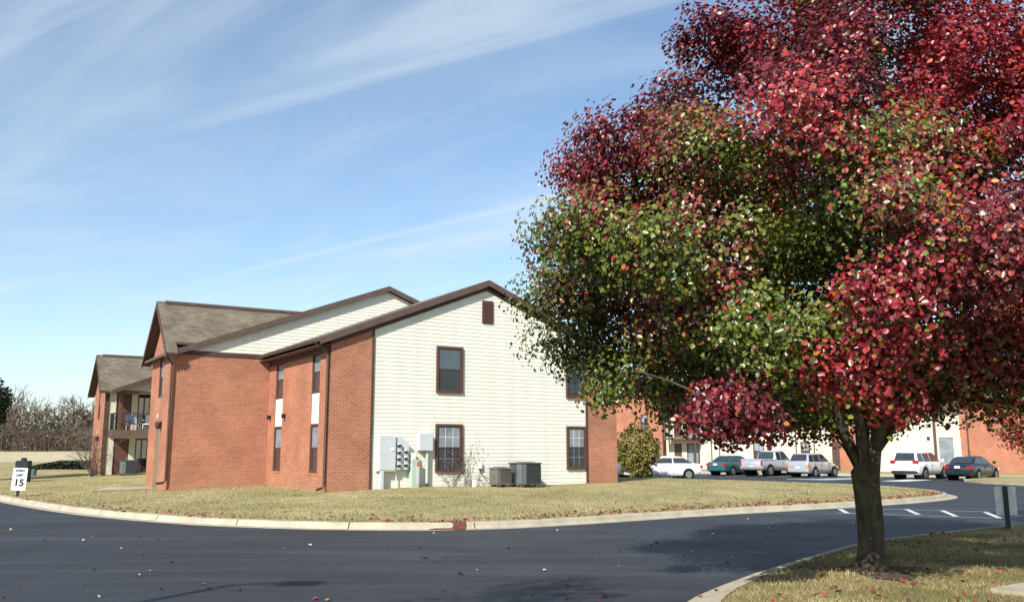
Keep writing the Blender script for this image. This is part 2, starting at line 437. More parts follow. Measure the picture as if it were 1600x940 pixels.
def smooth_line(pts, step=.5):
    """Catmull-Rom through pts, resampled at equal steps"""
    P = np.array([pts[0]] + list(pts) + [pts[-1]], float); out = []
    for i in range(1, len(P) - 2):
        a, b, c, d = P[i - 1], P[i], P[i + 1], P[i + 2]
        for t in np.linspace(0, 1, 24, endpoint=False):
            out.append(.5 * ((2 * b) + (-a + c) * t + (2 * a - 5 * b + 4 * c - d) * t * t + (-a + 3 * b - 3 * c + d) * t ** 3))
    out.append(P[-2]); out = np.array(out)
    s = np.r_[0, np.cumsum(np.linalg.norm(np.diff(out, axis=0), axis=1))]
    n = max(2, int(round(s[-1] / step))); q = np.linspace(0, s[-1], n + 1)
    return np.c_[np.interp(q, s, out[:, 0]), np.interp(q, s, out[:, 1])]
def offset(line, d):
    """positive d = to the left of travel"""
    t = np.gradient(line, axis=0); t /= np.linalg.norm(t, axis=1)[:, None] + 1e-9
    return line + d * np.c_[-t[:, 1], t[:, 0]]
def dist_line(P, line):
    d = np.full(len(P), 1e9)
    for i in range(0, len(line) - 1):
        a, b = line[i], line[i + 1]; ab = b - a
        t = np.clip(((P - a) @ ab) / (ab @ ab + 1e-12), 0, 1)
        d = np.minimum(d, np.linalg.norm(P - (a + t[:, None] * ab), axis=1))
    return d
def inside(P, poly):
    x, y = P[:, 0], P[:, 1]; r = np.zeros(len(P), bool); n = len(poly); j = n - 1
    for i in range(n):
        xi, yi = poly[i]; xj, yj = poly[j]
        c = ((yi > y) != (yj > y)) & (x < (xj - xi) * (y - yi) / (yj - yi + 1e-12) + xi)
        r ^= c; j = i
    return r

# ================================================================ SETTING
# ground level: the road is z = 0
g = MB(); g.add([(-900, -300, -.03), (900, -300, -.03), (900, 1500, -.03), (-900, 1500, -.03)], [(0, 1, 2, 3)])
tag(g.build('ground', M['field'], normals=False), kind='structure')
g = MB(); g.add([(-90, -60, 0), (95, -60, 0), (95, 84, 0), (-90, 84, 0)], [(0, 1, 2, 3)])
tag(g.build('road', M['asphalt'], normals=False), kind='structure')

FRONT = smooth_line([(-80, 62), (-45, 54), (-30, 45.5), (-22, 37.2), (-17.45, 31.68), (-14.17, 27.84), (-11.84, 25.4), (-9.66, 23.5), (-7.49, 21.95),
                     (-5.79, 21.15), (-4.24, 20.66), (-2.8, 20.44), (-1.4, 20.5), (0, 20.95), (1.5, 21.95), (3.22, 23.3), (5.12, 24.85),
                     (7.26, 26.4), (9.57, 28.0), (12.46, 30.2), (14.99, 32.5), (16.6, 34.6), (17.5, 37), (17.9, 40), (17.2, 44.5), (14.4, 48.6), (11.2, 51.6), (7.4, 53.9), (2, 56)], .6)
NEAR = smooth_line([(34, 33), (26, 30), (18, 25.9), (11.68, 21.3), (9.42, 19.66), (7.38, 18.05), (6.3, 17.1), (5.4, 16.1), (4.6, 15.0), (3.75, 13.8), (3.05, 12.7),
                    (2.45, 11.7), (1.9, 10.6), (1.55, 9.4), (1.4, 7), (1.6, 2), (1.6, -12)], .6)
def kerb(name, line, side, piece=5):
    """kerb and gutter cast in sections; side=+1: lawn lies left of the line"""
    root = tag(empty(name), kind='structure')
    prof = [(0, -.05), (0, .006), (.30, .002), (.33, .035), (.36, .115), (.385, .135), (.50, .14), (.50, -.05)]
    i = 0; n = len(line)
    tg = np.gradient(line, axis=0); tg /= np.linalg.norm(tg, axis=1)[:, None]
    nm = np.c_[-tg[:, 1], tg[:, 0]] * side
    while i < n - 1:
        j = min(i + piece, n - 1); b = MB(); vs = []; ks = list(range(i, j + 1))
        for q, k in enumerate(ks):
            sh = .014 if q == 0 else (-.014 if q == len(ks) - 1 else 0)
            jz = rnd.uniform(-.002, .002)
            for (d, z) in prof:
                p = line[k] + tg[k] * sh + nm[k] * d; vs.append((p[0], p[1], z + (jz if z > 0 else 0)))
        m_ = len(prof); fs = []
        for q in range(len(ks) - 1):
            for r_ in range(m_ - 1): fs.append((q * m_ + r_, q * m_ + r_ + 1, (q + 1) * m_ + r_ + 1, (q + 1) * m_ + r_))
        fs.append(tuple(range(m_))); fs.append(tuple((len(ks) - 1) * m_ + r_ for r_ in range(m_ - 1, -1, -1)))
        b.add(vs, fs).build('kerb_section', M['concrete'], root)
        i = j
    return root
kerb('kerb', FRONT, +1); kerb('kerb', NEAR, +1)
# dark joint filler under the kerb sections
def lawn_h(P):
    d = dist_line(P, FRONT)
    h = .125 + .037 * np.maximum(d - .5, 0)
    h = np.minimum(h, .62)
    far = np.clip((P[:, 1] - 40) / 30, 0, 1); h = h * (1 - far) + np.minimum(h, .52) * far
    nz = np.array([noise.noise(Vector((p[0] * .35, p[1] * .35, 1.7))) for p in P]) * .035 * np.clip((d - .5) / 2, 0, 1)
    nz += np.array([noise.noise(Vector((p[0] * 2.1, p[1] * 2.1, 4.7))) for p in P]) * .012 * np.clip((d - .5) / 1, 0, 1)
    return h + nz
def near_h(P):
    d = dist_line(P, NEAR)
    h = .125 + .02 * np.clip(d - .5, 0, 5)
    T = np.hypot(P[:, 0] - 4.67, P[:, 1] - 12.21)
    h = h + .05 * np.clip(1 - T / 1.1, 0, 1)
    nz = np.array([noise.noise(Vector((p[0] * .9, p[1] * .9, 7.7))) for p in P]) * .03 * np.clip((d - .5) / 1, 0, 1)
    return h + nz
def sheet(name, poly, hf, m, step, region=None):
    """one sheet of ground inside poly"""
    poly = np.array(poly); lo = poly.min(0); hi = poly.max(0)
    gs = []
    for (x0, x1, y0, y1, st) in (region or [(lo[0], hi[0], lo[1], hi[1], step)]):
        gx, gy = np.meshgrid(np.arange(x0, x1, st), np.arange(y0, y1, st))
        gs.append(np.c_[gx.ravel(), gy.ravel()])
    G = np.vstack(gs); G = G + np.random.RandomState(3).uniform(-.1, .1, G.shape) * step
    G = G[inside(G, poly)]; G = G[dist_line(G, np.vstack([poly, poly[:1]])) > step * .35]
    V = [Vector(p) for p in poly] + [Vector(p) for p in G]
    ed = [(i, (i + 1) % len(poly)) for i in range(len(poly))]
    vo, eo, fo, *_ = delaunay_2d_cdt(V, ed, [], 1, 1e-4)
    A = np.array([(v.x, v.y) for v in vo]); z = hf(A)
    me = bpy.data.meshes.new(name); me.from_pydata([(a[0], a[1], zz_) for a, zz_ in zip(A, z)], [], fo)
    me.materials.append(m); me.polygons.foreach_set('use_smooth', [True] * len(me.polygons)); me.update()
    o = link(bpy.data.objects.new(name, me)); return tag(o, kind='structure')
LAWN_EDGE = offset(FRONT, .495)
lawn_poly = [tuple(p) for p in LAWN_EDGE] + [(1, 62), (1, 150), (-110, 150), (-110, 66)]
sheet('lawn', lawn_poly, lawn_h, M['lawn'], .9, [(-30, 18, 19, 60, .8), (-110, 1, 60, 150, 4)])
NEAR_EDGE = offset(NEAR, .495)
near_poly = [tuple(p) for p in NEAR_EDGE] + [(40, -12), (40, 33)]
sheet('island_lawn', near_poly, near_h, M['lawn2'], .5, [(1.5, 14, 6, 24, .45), (1.5, 40, -12, 34, 2.5)])

# pale dry bank and the rise the wood stands on
b = MB(); nx = 40; vs = []; fs = []
prof = [(104, .42), (110, .62), (114, 1.05), (118, 1.62), (124, 1.72), (170, 2.0), (260, 2.4)]
for i in range(nx + 1):
    x = -260 + 340 * i / nx
    for (y, z) in prof: vs.append((x, y + 3 * noise.noise((x * .05, 0, 3)), z + .12 * noise.noise((x * .07, y * .1, 9))))
m_ = len(prof)
for i in range(nx):
    for k in range(m_ - 1): fs.append((i * m_ + k, (i + 1) * m_ + k, (i + 1) * m_ + k + 1, i * m_ + k + 1))
tag(b.add(vs, fs).build('bank', M['field'], smooth=True), kind='structure')

# painted marks, each stripe a sheet of its own
def stripe(p, q, wd, name='parking_line', m='paint', z=.004):
    p = np.array(p); q = np.array(q); d = (q - p) / np.linalg.norm(q - p); n = np.array([-d[1], d[0]]) * wd / 2
    b = MB(); b.add([(*(p - n), z), (*(q - n), z), (*(q + n), z), (*(p + n), z)], [(0, 1, 2, 3)])
    return tag(b.build(name, M[m], normals=False), kind='structure')
for p, q in [((9.83, 27.9), (9.40, 26.1)), ((11.79, 27.84), (11.13, 25.5)), ((12.6, 27.3), (11.82, 24.8)), ((13.5, 26.6), (12.55, 23.9)), ((14.6, 25.9), (13.4, 23.0))]:
    stripe(p, q, .14)
stripe((9.7, 28.45), (17.5, 24.9), .07); stripe((9.1, 26.15), (15.6, 22.1), .07, z=.008)
for k in range(7):       # bay lines of the car park
    p = np.array((13.4, 72.2)) + np.array((.788, -.616)) * 2.95 * k
    stripe(p, p + np.array((-.616, -.788)) * 5.0, .12)
stripe((18.2, 56.4), (23.5, 60.6), 2.0, 'accessible_bay_marking', 'bluepaint')
stripe((22.0, 53.6), (25.2, 57.0), 1.4, 'accessible_bay_marking', 'paint')
stripe((17.2, 58.0), (20.2, 57.0), .6, 'crossing_marking', 'paint', .008)

# pavement in front of the far building, and slabs
def slab(name, poly, z0, z1, m='concrete', label=None):
    o = MB().prism(poly, 'z', z0, z1).build(name, M[m]); return tag(o, label, kind='structure')
U = np.array((.788, -.616)); V_ = np.array((.616, .788))     # along the far facade, and away from the camera
FP = np.array((13.6, 82.6))
def fp(u, v): p = FP + U * u + V_ * v; return (float(p[0]), float(p[1]))
slab('pavement', [fp(-40, -7.6), fp(60, -7.6), fp(60, -5.6), fp(-40, -5.6)], -.1, .15)
slab('verge', [fp(-40, -5.59), fp(60, -5.59), fp(60, 14), fp(-40, 14)], -.1, .18, 'lawn')
slab('traffic_island', [(26.6, 54.6), (25.6, 52.4), (25.3, 49.8), (25.8, 46.6), (40, 40), (44, 52), (31, 60)], -.1, .10, 'concrete')
slab('traffic_island_lawn', [(26.9, 54.4), (25.9, 52.3), (25.6, 49.8), (26.1, 46.9), (40, 40.5), (43.5, 52), (31, 59.5)], .0, .14, 'lawn')
slab('verge', [(-16, -12), (-2.2, -12), (-2.2, .2), (-3.4, 2.0), (-16, 3)], -.1, .12, 'lawn')
slab('path', [(5.25, 10.35), (8.5, 12.7), (9.3, 11.6), (6.1, 9.2)], .10, .225)

# ================================================================ BUILDINGS
def put(mb, name, m, parent, face='y', at=(0, 0, 0), uv=False):
    """mb is drawn as (u, depth, z), depth < 0 = outward; face 'y' looks along -Y, 'x' along -X"""
    if face == 'x': mb.v = [(p[1] + at[0], p[0] + at[1], p[2] + at[2]) for p in mb.v]
    else: mb.v = [(p[0] + at[0], p[1] + at[1], p[2] + at[2]) for p in mb.v]
    return mb.build(name, m, parent, uv=uv)
def wall(name, m, parent, face, pos, u0, u1, z0, z1, holes=(), top=None, depth=.10):
    """a wall with real openings; top = extra polygon (u, z) above the rectangle"""
    us = sorted({u0, u1, *[h[0] for h in holes], *[h[1] for h in holes]}); zs = sorted({z0, z1, *[h[2] for h in holes], *[h[3] for h in holes]})
    b = MB()
    for i in range(len(us) - 1):
        for k in range(len(zs) - 1):
            cu, cz = (us[i] + us[i + 1]) / 2, (zs[k] + zs[k + 1]) / 2
            if any(h[0] < cu < h[1] and h[2] < cz < h[3] for h in holes): continue
            b.add([(us[i], 0, zs[k]), (us[i + 1], 0, zs[k]), (us[i + 1], 0, zs[k + 1]), (us[i], 0, zs[k + 1])], [(0, 1, 2, 3)])
    for (a, c, d, e) in holes:
        q = [(a, d), (c, d), (c, e), (a, e)]
        for i in range(4):
            p, r = q[i], q[(i + 1) % 4]
            b.add([(p[0], 0, p[1]), (r[0], 0, r[1]), (r[0], depth, r[1]), (p[0], depth, p[1])], [(0, 1, 2, 3)])
    if top: b.add([(p[0], 0, p[1]) for p in top], [tuple(range(len(top)))])
    at = (pos, 0, 0) if face == 'x' else (0, pos, 0)
    # keep normals outward without recalculation of an open sheet
    return put(b, name, m, parent, face, at, uv=True)

def window(parent, face, pos, u0, u1, z0, z1, style='up', recess=None, fw=.085, grid=(2, 2), proud=.07):
    """frame with two sashes; pos = wall plane; recess > 0 sets it back into a brick opening"""
    at = (pos, 0, 0) if face == 'x' else (0, pos, 0)
    d0 = -proud if recess is None else recess - .05
    back = 0.0 if recess is None else recess + .03
    b = MB()
    b.box(u0, u1, d0, back, z1 - fw, z1); b.box(u0, u1, d0 - .012, back, z0, z0 + fw)
    b.box(u0, u0 + fw, d0, back, z0 + fw, z1 - fw); b.box(u1 - fw, u1, d0, back, z0 + fw, z1 - fw)
    f = put(b, 'window', M['frame'], parent, face, at)
    a, c, lo, hi = u0 + fw, u1 - fw, z0 + fw, z1 - fw; mid = (lo + hi) / 2
    g0 = d0 + .04
    s = .03
    for nm, zl, zh, dd in (('upper_sash', mid, hi, 0), ('lower_sash', lo, mid, .008)):
        q = MB()
        q.box(a, c, g0 + dd - .01, g0 + dd + .004, zh - s, zh); q.box(a, c, g0 + dd - .01, g0 + dd + .004, zl, zl + s)
        q.box(a, a + s, g0 + dd - .01, g0 + dd + .004, zl + s, zh - s); q.box(c - s, c, g0 + dd - .01, g0 + dd + .004, zl + s, zh - s)
        put(q, nm, M['trim'], f, face, at)
        pm = {'up': ('glass', 'screen'), 'low': ('curtain', 'screen'), 'side': ('curtain', 'glass'), 'dark': ('glass', 'screen')}[style][0 if nm[0] == 'u' else 1]
        put(MB().box(a + s, c - s, g0 + dd, g0 + dd + .006, zl + s, zh - s), 'pane', M[pm], f, face, at)
        if style == 'low':
            q = MB(); t = .009
            for i in range(1, grid[0] + 1):
                u = a + (c - a) * i / (grid[0] + 1); q.box(u - t, u + t, g0 + dd - .007, g0 + dd - .001, zl + s, zh - s)
            for k in range(1, grid[1]):
                z = zl + (zh - zl) * k / grid[1]; q.box(a + s, c - s, g0 + dd - .0085, g0 + dd - .0015, z - t, z + t)
            put(q, 'muntin', M['muntin' if nm[0] == 'u' else 'curtain'], f, face, at)
    return f

def roof_slab(name, poly3, th, parent, m='shingle'):
    """a roof plane (list of 3-D points, anticlockwise from above) with thickness"""
    n = len(poly3); b = MB()
    b.add(poly3, [tuple(range(n))]); b.add([(p[0], p[1], p[2] - th) for p in poly3], [tuple(range(n - 1, -1, -1))], 1)
    for i in range(n):
        j = (i + 1) % n; p, q = poly3[i], poly3[j]
        b.add([p, q, (q[0], q[1], q[2] - th), (p[0], p[1], p[2] - th)], [(0, 3, 2, 1)], 2)
    return b.build(name, [M[m], M['soffit'], M['fascia']], parent, uv=True)

def bar(name, m, parent, p, q, wd, ht):
    """square bar between two points, ht measured along z (downward from the line), wd sideways"""
    p, q = Vector(p), Vector(q); d = (q - p); s = Vector((-d.y, d.x, 0))
    s = (s.normalized() if s.length > 1e-6 else Vector((1, 0, 0))) * wd / 2; z = Vector((0, 0, ht))
    b = MB(); b.add([p - s - z, p + s - z, p + s, p - s, q - s - z, q + s - z, q + s, q - s],
                    [(0, 1, 2, 3), (7, 6, 5, 4), (0, 4, 5, 1), (1, 5, 6, 2), (2, 6, 7, 3), (3, 7, 4, 0)])
    return b.build(name, M[m], parent)

BA = R(31.7)
bld = tag(empty('apartment_building', (-6.02, 30.1, 0), BA),
          'two storey brick apartment block with cream siding gable and brown trim on the lawn', 'building')
ca, sa = math.cos(BA), math.sin(BA)
def W(x, y, z=0): return (-6.02 + x * ca - y * sa, 30.1 + x * sa + y * ca, z)      # building frame -> world
GW, AX, SL = 11.93, 5.965, .397
def zr(x): return 5.41 + SL * (AX + .45 - abs(x - AX))            # top of the rake of the front gable
def zw(x): return zr(x) - .24
# --- front gable
body = MB(); body.prism([(0.2, .2), (GW - .02, .2), (GW - .02, zw(GW) - .02), (AX, zw(AX) - .02), (0.2, zw(0) - .02)], 'y', .10, 14)
body.build('inner_wall', M['cream'], bld)
gb = MB(); gb.prism([(1.45, .2), (10.5, .2), (10.5, zw(10.5)), (AX, zw(AX)), (1.45, zw(1.45))], 'y', 0, .08)
gable = gb.build('gable_wall', M['siding'], bld)
STEP = .135
def boards(parent, x0, x1, z0, zfun_inv, y, zmax):
    z = z0
    while z < zmax - .03:
        t = min(z + STEP, zmax); L0, R0 = zfun_inv(z); L1, R1 = zfun_inv(t)
        a0, b0, a1, b1 = max(x0, L0), min(x1, R0), max(x0, L1), min(x1, R1)
        if b0 - a0 < .05: break
        if b1 <= a1: a1 = b1 = (a1 + b1) / 2
        v = [(a0, y - .016, z), (b0, y - .016, z), (b1, y - .004, t), (a1, y - .004, t), (a0, y, z), (b0, y, z), (b1, y, t), (a1, y, t)]
        MB().add(v, [(0, 1, 2, 3), (0, 4, 5, 1), (0, 3, 7, 4), (1, 5, 6, 2)]).build('siding_board', M['siding'], parent)
        z = t
boards(gable, 1.53, 10.42, .30, lambda z: (AX - (AX + .45 - (z + .24 - 5.41) / SL), AX + (AX + .45 - (z + .24 - 5.41) / SL)), 0, zw(AX))
MB().prism([(0, .2), (1.45, .2), (1.45, zw(1.45)), (0, zw(0))], 'y', -.03, .09).build('brick_pier', M['brick'], bld, uv=True)
MB().prism([(10.5, .2), (GW, .2), (GW, zw(GW)), (10.5, zw(10.5))], 'y', -.03, .09).build('brick_pier', M['brick'], bld, uv=True)
for x in (1.45, 10.42):
    MB().prism([(x, .2), (x + .085, .2), (x + .085, zw(x + .085)), (x, zw(x))], 'y', -.055, -.03).build('corner_board', M['trim'], bld)
for (u0, u1, z0, z1, st) in [(3.91, 4.97, 3.75, 5.40, 'up'), (3.91, 4.98, .99, 2.66, 'low'), (9.50, 10.42, 3.73, 5.38, 'up'), (9.50, 10.415, 1.03, 2.66, 'low')]:
    window(bld, 'y', -.012, u0, u1, z0, z1, st)
v = MB(); v.box(5.77, 6.22, -.065, 0, 6.36, 7.2)
vent = v.build('gable_vent', M['frame'], bld)
for k in range(11):
    z = 6.42 + k * .067; MB().add([(5.81, -.088, z), (6.18, -.088, z), (6.18, -.066, z + .05), (5.81, -.066, z + .05), (5.81, -.066, z), (6.18, -.066, z)],
        [(0, 1, 2, 3), (0, 4, 5, 1), (0, 3, 4), (1, 5, 2)]).build('slat', M['frame'], vent)
# roof of the front block
yo, ye = -.22, 14
roof_slab('roof', [(-.45, yo, zr(-.45)), (AX, yo, zr(AX)), (AX, ye, zr(AX)), (-.45, ye, zr(-.45))], .09, bld)
roof_slab('roof', [(AX, yo, zr(AX)), (GW + .45, yo, zr(GW + .45)), (GW + .45, ye, zr(-.45)), (AX, ye, zr(AX))], .09, bld)
for sg in (-1, 1):
    xe = AX + sg * (AX + .46)
    fb = MB(); fb.add([(xe, 0, zr(-.45) - .02), (AX, 0, zr(AX) - .02), (AX, 0, zr(AX) - .235), (xe, 0, zr(-.45) - .235)], [(0, 1, 2, 3)])
    vs = [(p[0], yo - .025, p[2]) for p in fb.v] + [(p[0], yo + .015, p[2]) for p in fb.v]
    MB().add(vs, [(0, 1, 2, 3), (7, 6, 5, 4), (0, 4, 5, 1), (1, 5, 6, 2), (2, 6, 7, 3), (3, 7, 4, 0)]).build('rake_board', M['fascia'], bld)
    # dark frieze along the wall under the rake
    vs = [(xe * .0 + (AX + sg * AX), -.045, zw(0) + .0), (AX, -.045, zw(AX) + .0), (AX, -.045, zw(AX) - .14), (AX + sg * AX, -.045, zw(0) - .14)]
    vs += [(p[0], -.028, p[2]) for p in vs]
    MB().add(vs, [(0, 1, 2, 3), (7, 6, 5, 4), (0, 4, 5, 1), (1, 5, 6, 2), (2, 6, 7, 3), (3, 7, 4, 0)]).build('frieze_board', M['trim'], bld)
    # soffit under the overhang
    vs = [(AX + sg * (AX + .44), yo + .016, zr(-.45) - .2), (AX, yo + .016, zr(AX) - .2), (AX, -.0455, zr(AX) - .2), (AX + sg * (AX + .44), -.0455, zr(-.45) - .2)]
    MB().add(vs, [(0, 1, 2, 3)]).build('rake_soffit', M['trim'], bld)
def gutter(p, q, parent):
    p, q = Vector(p), Vector(q); d = (q - p).normalized(); s = Vector((d.y, -d.x, 0))
    prof = [(0, 0), (.0, -.11), (.07, -.12), (.115, -.05), (.12, 0), (.105, 0), (.1, -.045), (.065, -.105), (.012, -.1), (.012, 0)]
    b = MB(); n = len(prof); vs = []
    for e in (p, q): vs += [e + s * a + Vector((0, 0, z)) for a, z in prof]
    fs = [(i, (i + 1) % n, n + (i + 1) % n, n + i) for i in range(n)] + [tuple(range(n)), tuple(range(2 * n - 1, n - 1, -1))]
    return b.add(vs, fs).build('gutter', M['fascia'], parent)
def downspout(pts, parent, m='trim', r=.048):
    return MB().tube(pts, r, 6).build('downspout', M[m], parent)
gutter((-.46, 6.38, zr(-.45) - .03), (-.46, yo - .02, zr(-.45) - .03), bld)
MB().box(-.455, -.02, -.03, 6.68, 5.16, 5.185).build('eave_soffit', M['trim'], bld)
MB().box(-.04, -.005, .09, 6.66, 4.98, 5.155).build('frieze_board', M['trim'], bld)
downspout([(-.52, .06, 5.27), (-.42, .06, 5.2), (-.12, .06, 5.02), (-.075, .06, 4.9), (-.075, .06, .62), (-.14, .06, .53), (-.34, .0, .48)], bld)
downspout([(-4.05, 6.36, 5.2), (-3.9, 6.5, 5.1), (-3.72, 6.62, 4.95), (-3.70, 6.64, .66), (-3.78, 6.6, .58), (-4.05, 6.5, .56)], bld)
# --- side wall with the two stacks of narrow windows
SW = [(4.95, 5.88), (.98, 1.80)]
holes = []
for a, b_ in SW: holes += [(a, b_, .98, 2.60), (a, b_, 2.60, 3.72), (a, b_, 3.72, 5.10)]
wall('side_wall', M['brick'], bld, 'x', 0, -.03, 6.7, .2, 5.17, [(a, b_, .98, 5.10) for a, b_ in SW], depth=.14)
for a, b_ in SW:
    window(bld, 'x', 0, a, b_, .99, 2.63, 'side', recess=.07, fw=.07)
    window(bld, 'x', 0, a, b_, 3.69, 5.095, 'side', recess=.07, fw=.07)
    put(MB().box(a + .02, b_ - .02, .035, .06, 2.64, 3.68), 'spandrel_panel', M['white'], bld, 'x')
    put(MB().box(a - .06, b_ + .06, -.025, .03, .91, .985), 'sill', M['brick'], bld, 'x', uv=True)
for y in (4.55, 6.35):
    lb = put(MB().box(y - .05, y + .05, -.14, -.001, 2.92, 3.08), 'wall_light', M['black'], bld, 'x')
# --- return wall and second gable
wall('return_wall', M['brick'], bld, 'y', 6.7, -3.64, -.002, .2, 5.30)
MB().box(-3.9, -.003, 6.66, 6.699, 5.301, 5.46).build('trim_board', M['trim'], bld)
A2, S2 = 4.95, .372
def z2(x): return 5.36 + S2 * (A2 + 3.95 - abs(x - A2))
MB().prism([(-3.62, 5.46), (9.5, 5.46), (9.5, z2(9.5) - .22), (A2, z2(A2) - .22), (-3.62, z2(-3.62) - .1)], 'y', 6.702, 6.8).build('upper_gable_wall', M['siding'], bld)
ug = bld.children[-1]
boards(ug, -3.4, 8.0, 5.462, lambda z: (A2 - (A2 + 3.95 - (z + .22 - 5.36) / S2), A2 + (A2 + 3.95 - (z + .22 - 5.36) / S2)), 6.702, z2(A2) - .25)
roof_slab('roof', [(-3.95, 6.5, z2(-3.95)), (A2, 6.5, z2(A2)), (A2, 26, z2(A2)), (-.35, 26, z2(-.35)), (-.35, 11.2, z2(-.35)), (-3.95, 11.2, z2(-3.95))], .09, bld)
roof_slab('roof', [(A2, 6.5, z2(A2)), (13.85, 6.5, z2(13.85)), (13.85, 26, z2(13.85)), (A2, 26, z2(A2))], .09, bld)
for sg in (-1, 1):
    xe = A2 + sg * (A2 + 3.96)
    vs = [(xe, 6.475, z2(-3.96) - .02), (A2, 6.475, z2(A2) - .02), (A2, 6.475, z2(A2) - .22), (xe, 6.475, z2(-3.96) - .22)]
    vs += [(p[0], 6.515, p[2]) for p in vs]
    MB().add(vs, [(0, 1, 2, 3), (7, 6, 5, 4), (0, 4, 5, 1), (1, 5, 6, 2), (2, 6, 7, 3), (3, 7, 4, 0)]).build('rake_board', M['fascia'], bld)
    vs = [(xe, 6.52, z2(-3.96) - .19), (A2, 6.52, z2(A2) - .19), (A2, 6.68, z2(A2) - .19), (xe, 6.68, z2(-3.96) - .19)]
    MB().add(vs, [(0, 1, 2, 3)]).build('rake_soffit', M['trim'], bld)
MB().box(.1, 13.5, 6.85, 32, .2, 5.4).build('inner_wall', M['cream'], bld)
# --- end wing with the steep roof: ridge runs along x
def end_wing(x, y0, y1, ze, zt, dz, xr):
    ym = (y0 + y1) / 2; ov = .36
    hole_w = (ym - .42 + .15, ym + .42 + .15, 3.78 + dz, 5.36 + dz - .02); hole_d = (ym - .45 + .25, ym + .35 + .25, .3 + dz, 2.62 + dz)
    sl = (zt - ze) / (ym - (y0 - ov))
    wall('end_wall', M['brick'], bld, 'x', x, y0, y1, .1, ze + .06, [(hole_w[0], hole_w[1], hole_w[2], ze + .02), hole_d],
         top=[(y0, ze + .06), (y1, ze + .06), (y1, ze + sl * ov - .1), (ym, zt - .12), (y0, ze + sl * ov - .1)], depth=.14)
    window(bld, 'x', x, hole_w[0], hole_w[1], hole_w[2], ze + .02, 'side', recess=.07, fw=.07)
    put(MB().box(hole_w[0] - .06, hole_w[1] + .06, -.03, .03, hole_w[2] - .075, hole_w[2] - .003), 'sill', M['brick'], bld, 'x', uv=True)
    d = put(MB().box(hole_d[0], hole_d[1], .06, .11, hole_d[2], hole_d[3]), 'door', M['gdoor'], bld, 'x', (x, 0, 0))
    put(MB().box(hole_d[0] + .06, hole_d[0] + .1, -.0, .058, hole_d[2] + .98, hole_d[2] + 1.1), 'handle', M['rim'], d, 'x', (x, 0, 0))
    yl = hole_d[0] - .3
    lm = put(MB().box(yl - .07, yl + .07, -.05, -.001, 2.56 + dz, 2.84 + dz), 'wall_light', M['black'], bld, 'x', (x, 0, 0))
    MB().tube([(x - .14, yl, 2.84 + dz), (x - .14, yl, 2.79 + dz), (x - .14, yl, 2.62 + dz), (x - .14, yl, 2.55 + dz)], [.02, .12, .09, .05], 8).build('lantern', M['trim'], lm)
    put(MB().box(ym + .24, ym + .38, -.03, -.001, 2.98 + dz, 3.16 + dz), 'sign_plate', M['cream'], bld, 'x', (x, 0, 0))
    xo = x - .35
    if dz == 0:      # in front of the second gable the slope starts behind its wall
        yb = y0 + .12; zb = ze + (zt - ze) * (yb - y0 + ov) / (ym - y0 + ov)
        roof_slab('roof', [(xo, y0 - ov, ze), (x + .06, y0 - ov, ze), (x + .06, yb, zb), (xr, yb, zb), (xr, ym, zt), (xo, ym, zt)], .09, bld)
    else: roof_slab('roof', [(xo, y0 - ov, ze), (xr, y0 - ov, ze), (xr, ym, zt), (xo, ym, zt)], .09, bld)
    roof_slab('roof', [(xo, ym, zt), (xr, ym, zt), (xr, y1 + ov, ze), (xo, y1 + ov, ze)], .09, bld)
    for s_, ys in ((0, y0 - ov - .01), (1, y1 + ov + .01)):
        vs = [(xo - .03, ys, ze - .02), (xo - .03, ym, zt - .02), (xo - .03, ym, zt - .25), (xo - .03, ys, ze - .25)]
        vs += [(xo + .012, p[1], p[2]) for p in vs]
        MB().add(vs, [(0, 1, 2, 3), (7, 6, 5, 4), (0, 4, 5, 1), (1, 5, 6, 2), (2, 6, 7, 3), (3, 7, 4, 0)]).build('rake_board', M['trim'], bld)
        vs = [(xo + .013, ys, ze - .17), (xo + .013, ym, zt - .17), (x - .003, ym, zt - .17), (x - .003, ys, ze - .17)]
        MB().add(vs, [(0, 1, 2, 3)]).build('rake_soffit', M['trim'], bld)
    MB().prism([(ym - .16, zt - .10), (ym, zt + .045), (ym + .16, zt - .10), (ym, zt + .01)], 'x', xo + .3, xr - .4).build('ridge_cap', M['trim'], bld)
    MB().prism([(y0 + .35, .1), (y1 - .02, .1), (y1 - .02, ze), (ym, zt - .3), (y0 + .35, ze)], 'x', x + .15, x + 3).build('inner_wall', M['cream'], bld)
    wall('end_wall_back', M['brick'], bld, 'y', y1, x, xr, .1, ze + .2)
    return ym
end_wing(-3.64, 6.7, 10.85, 5.34, 7.57, 0, 3.2)
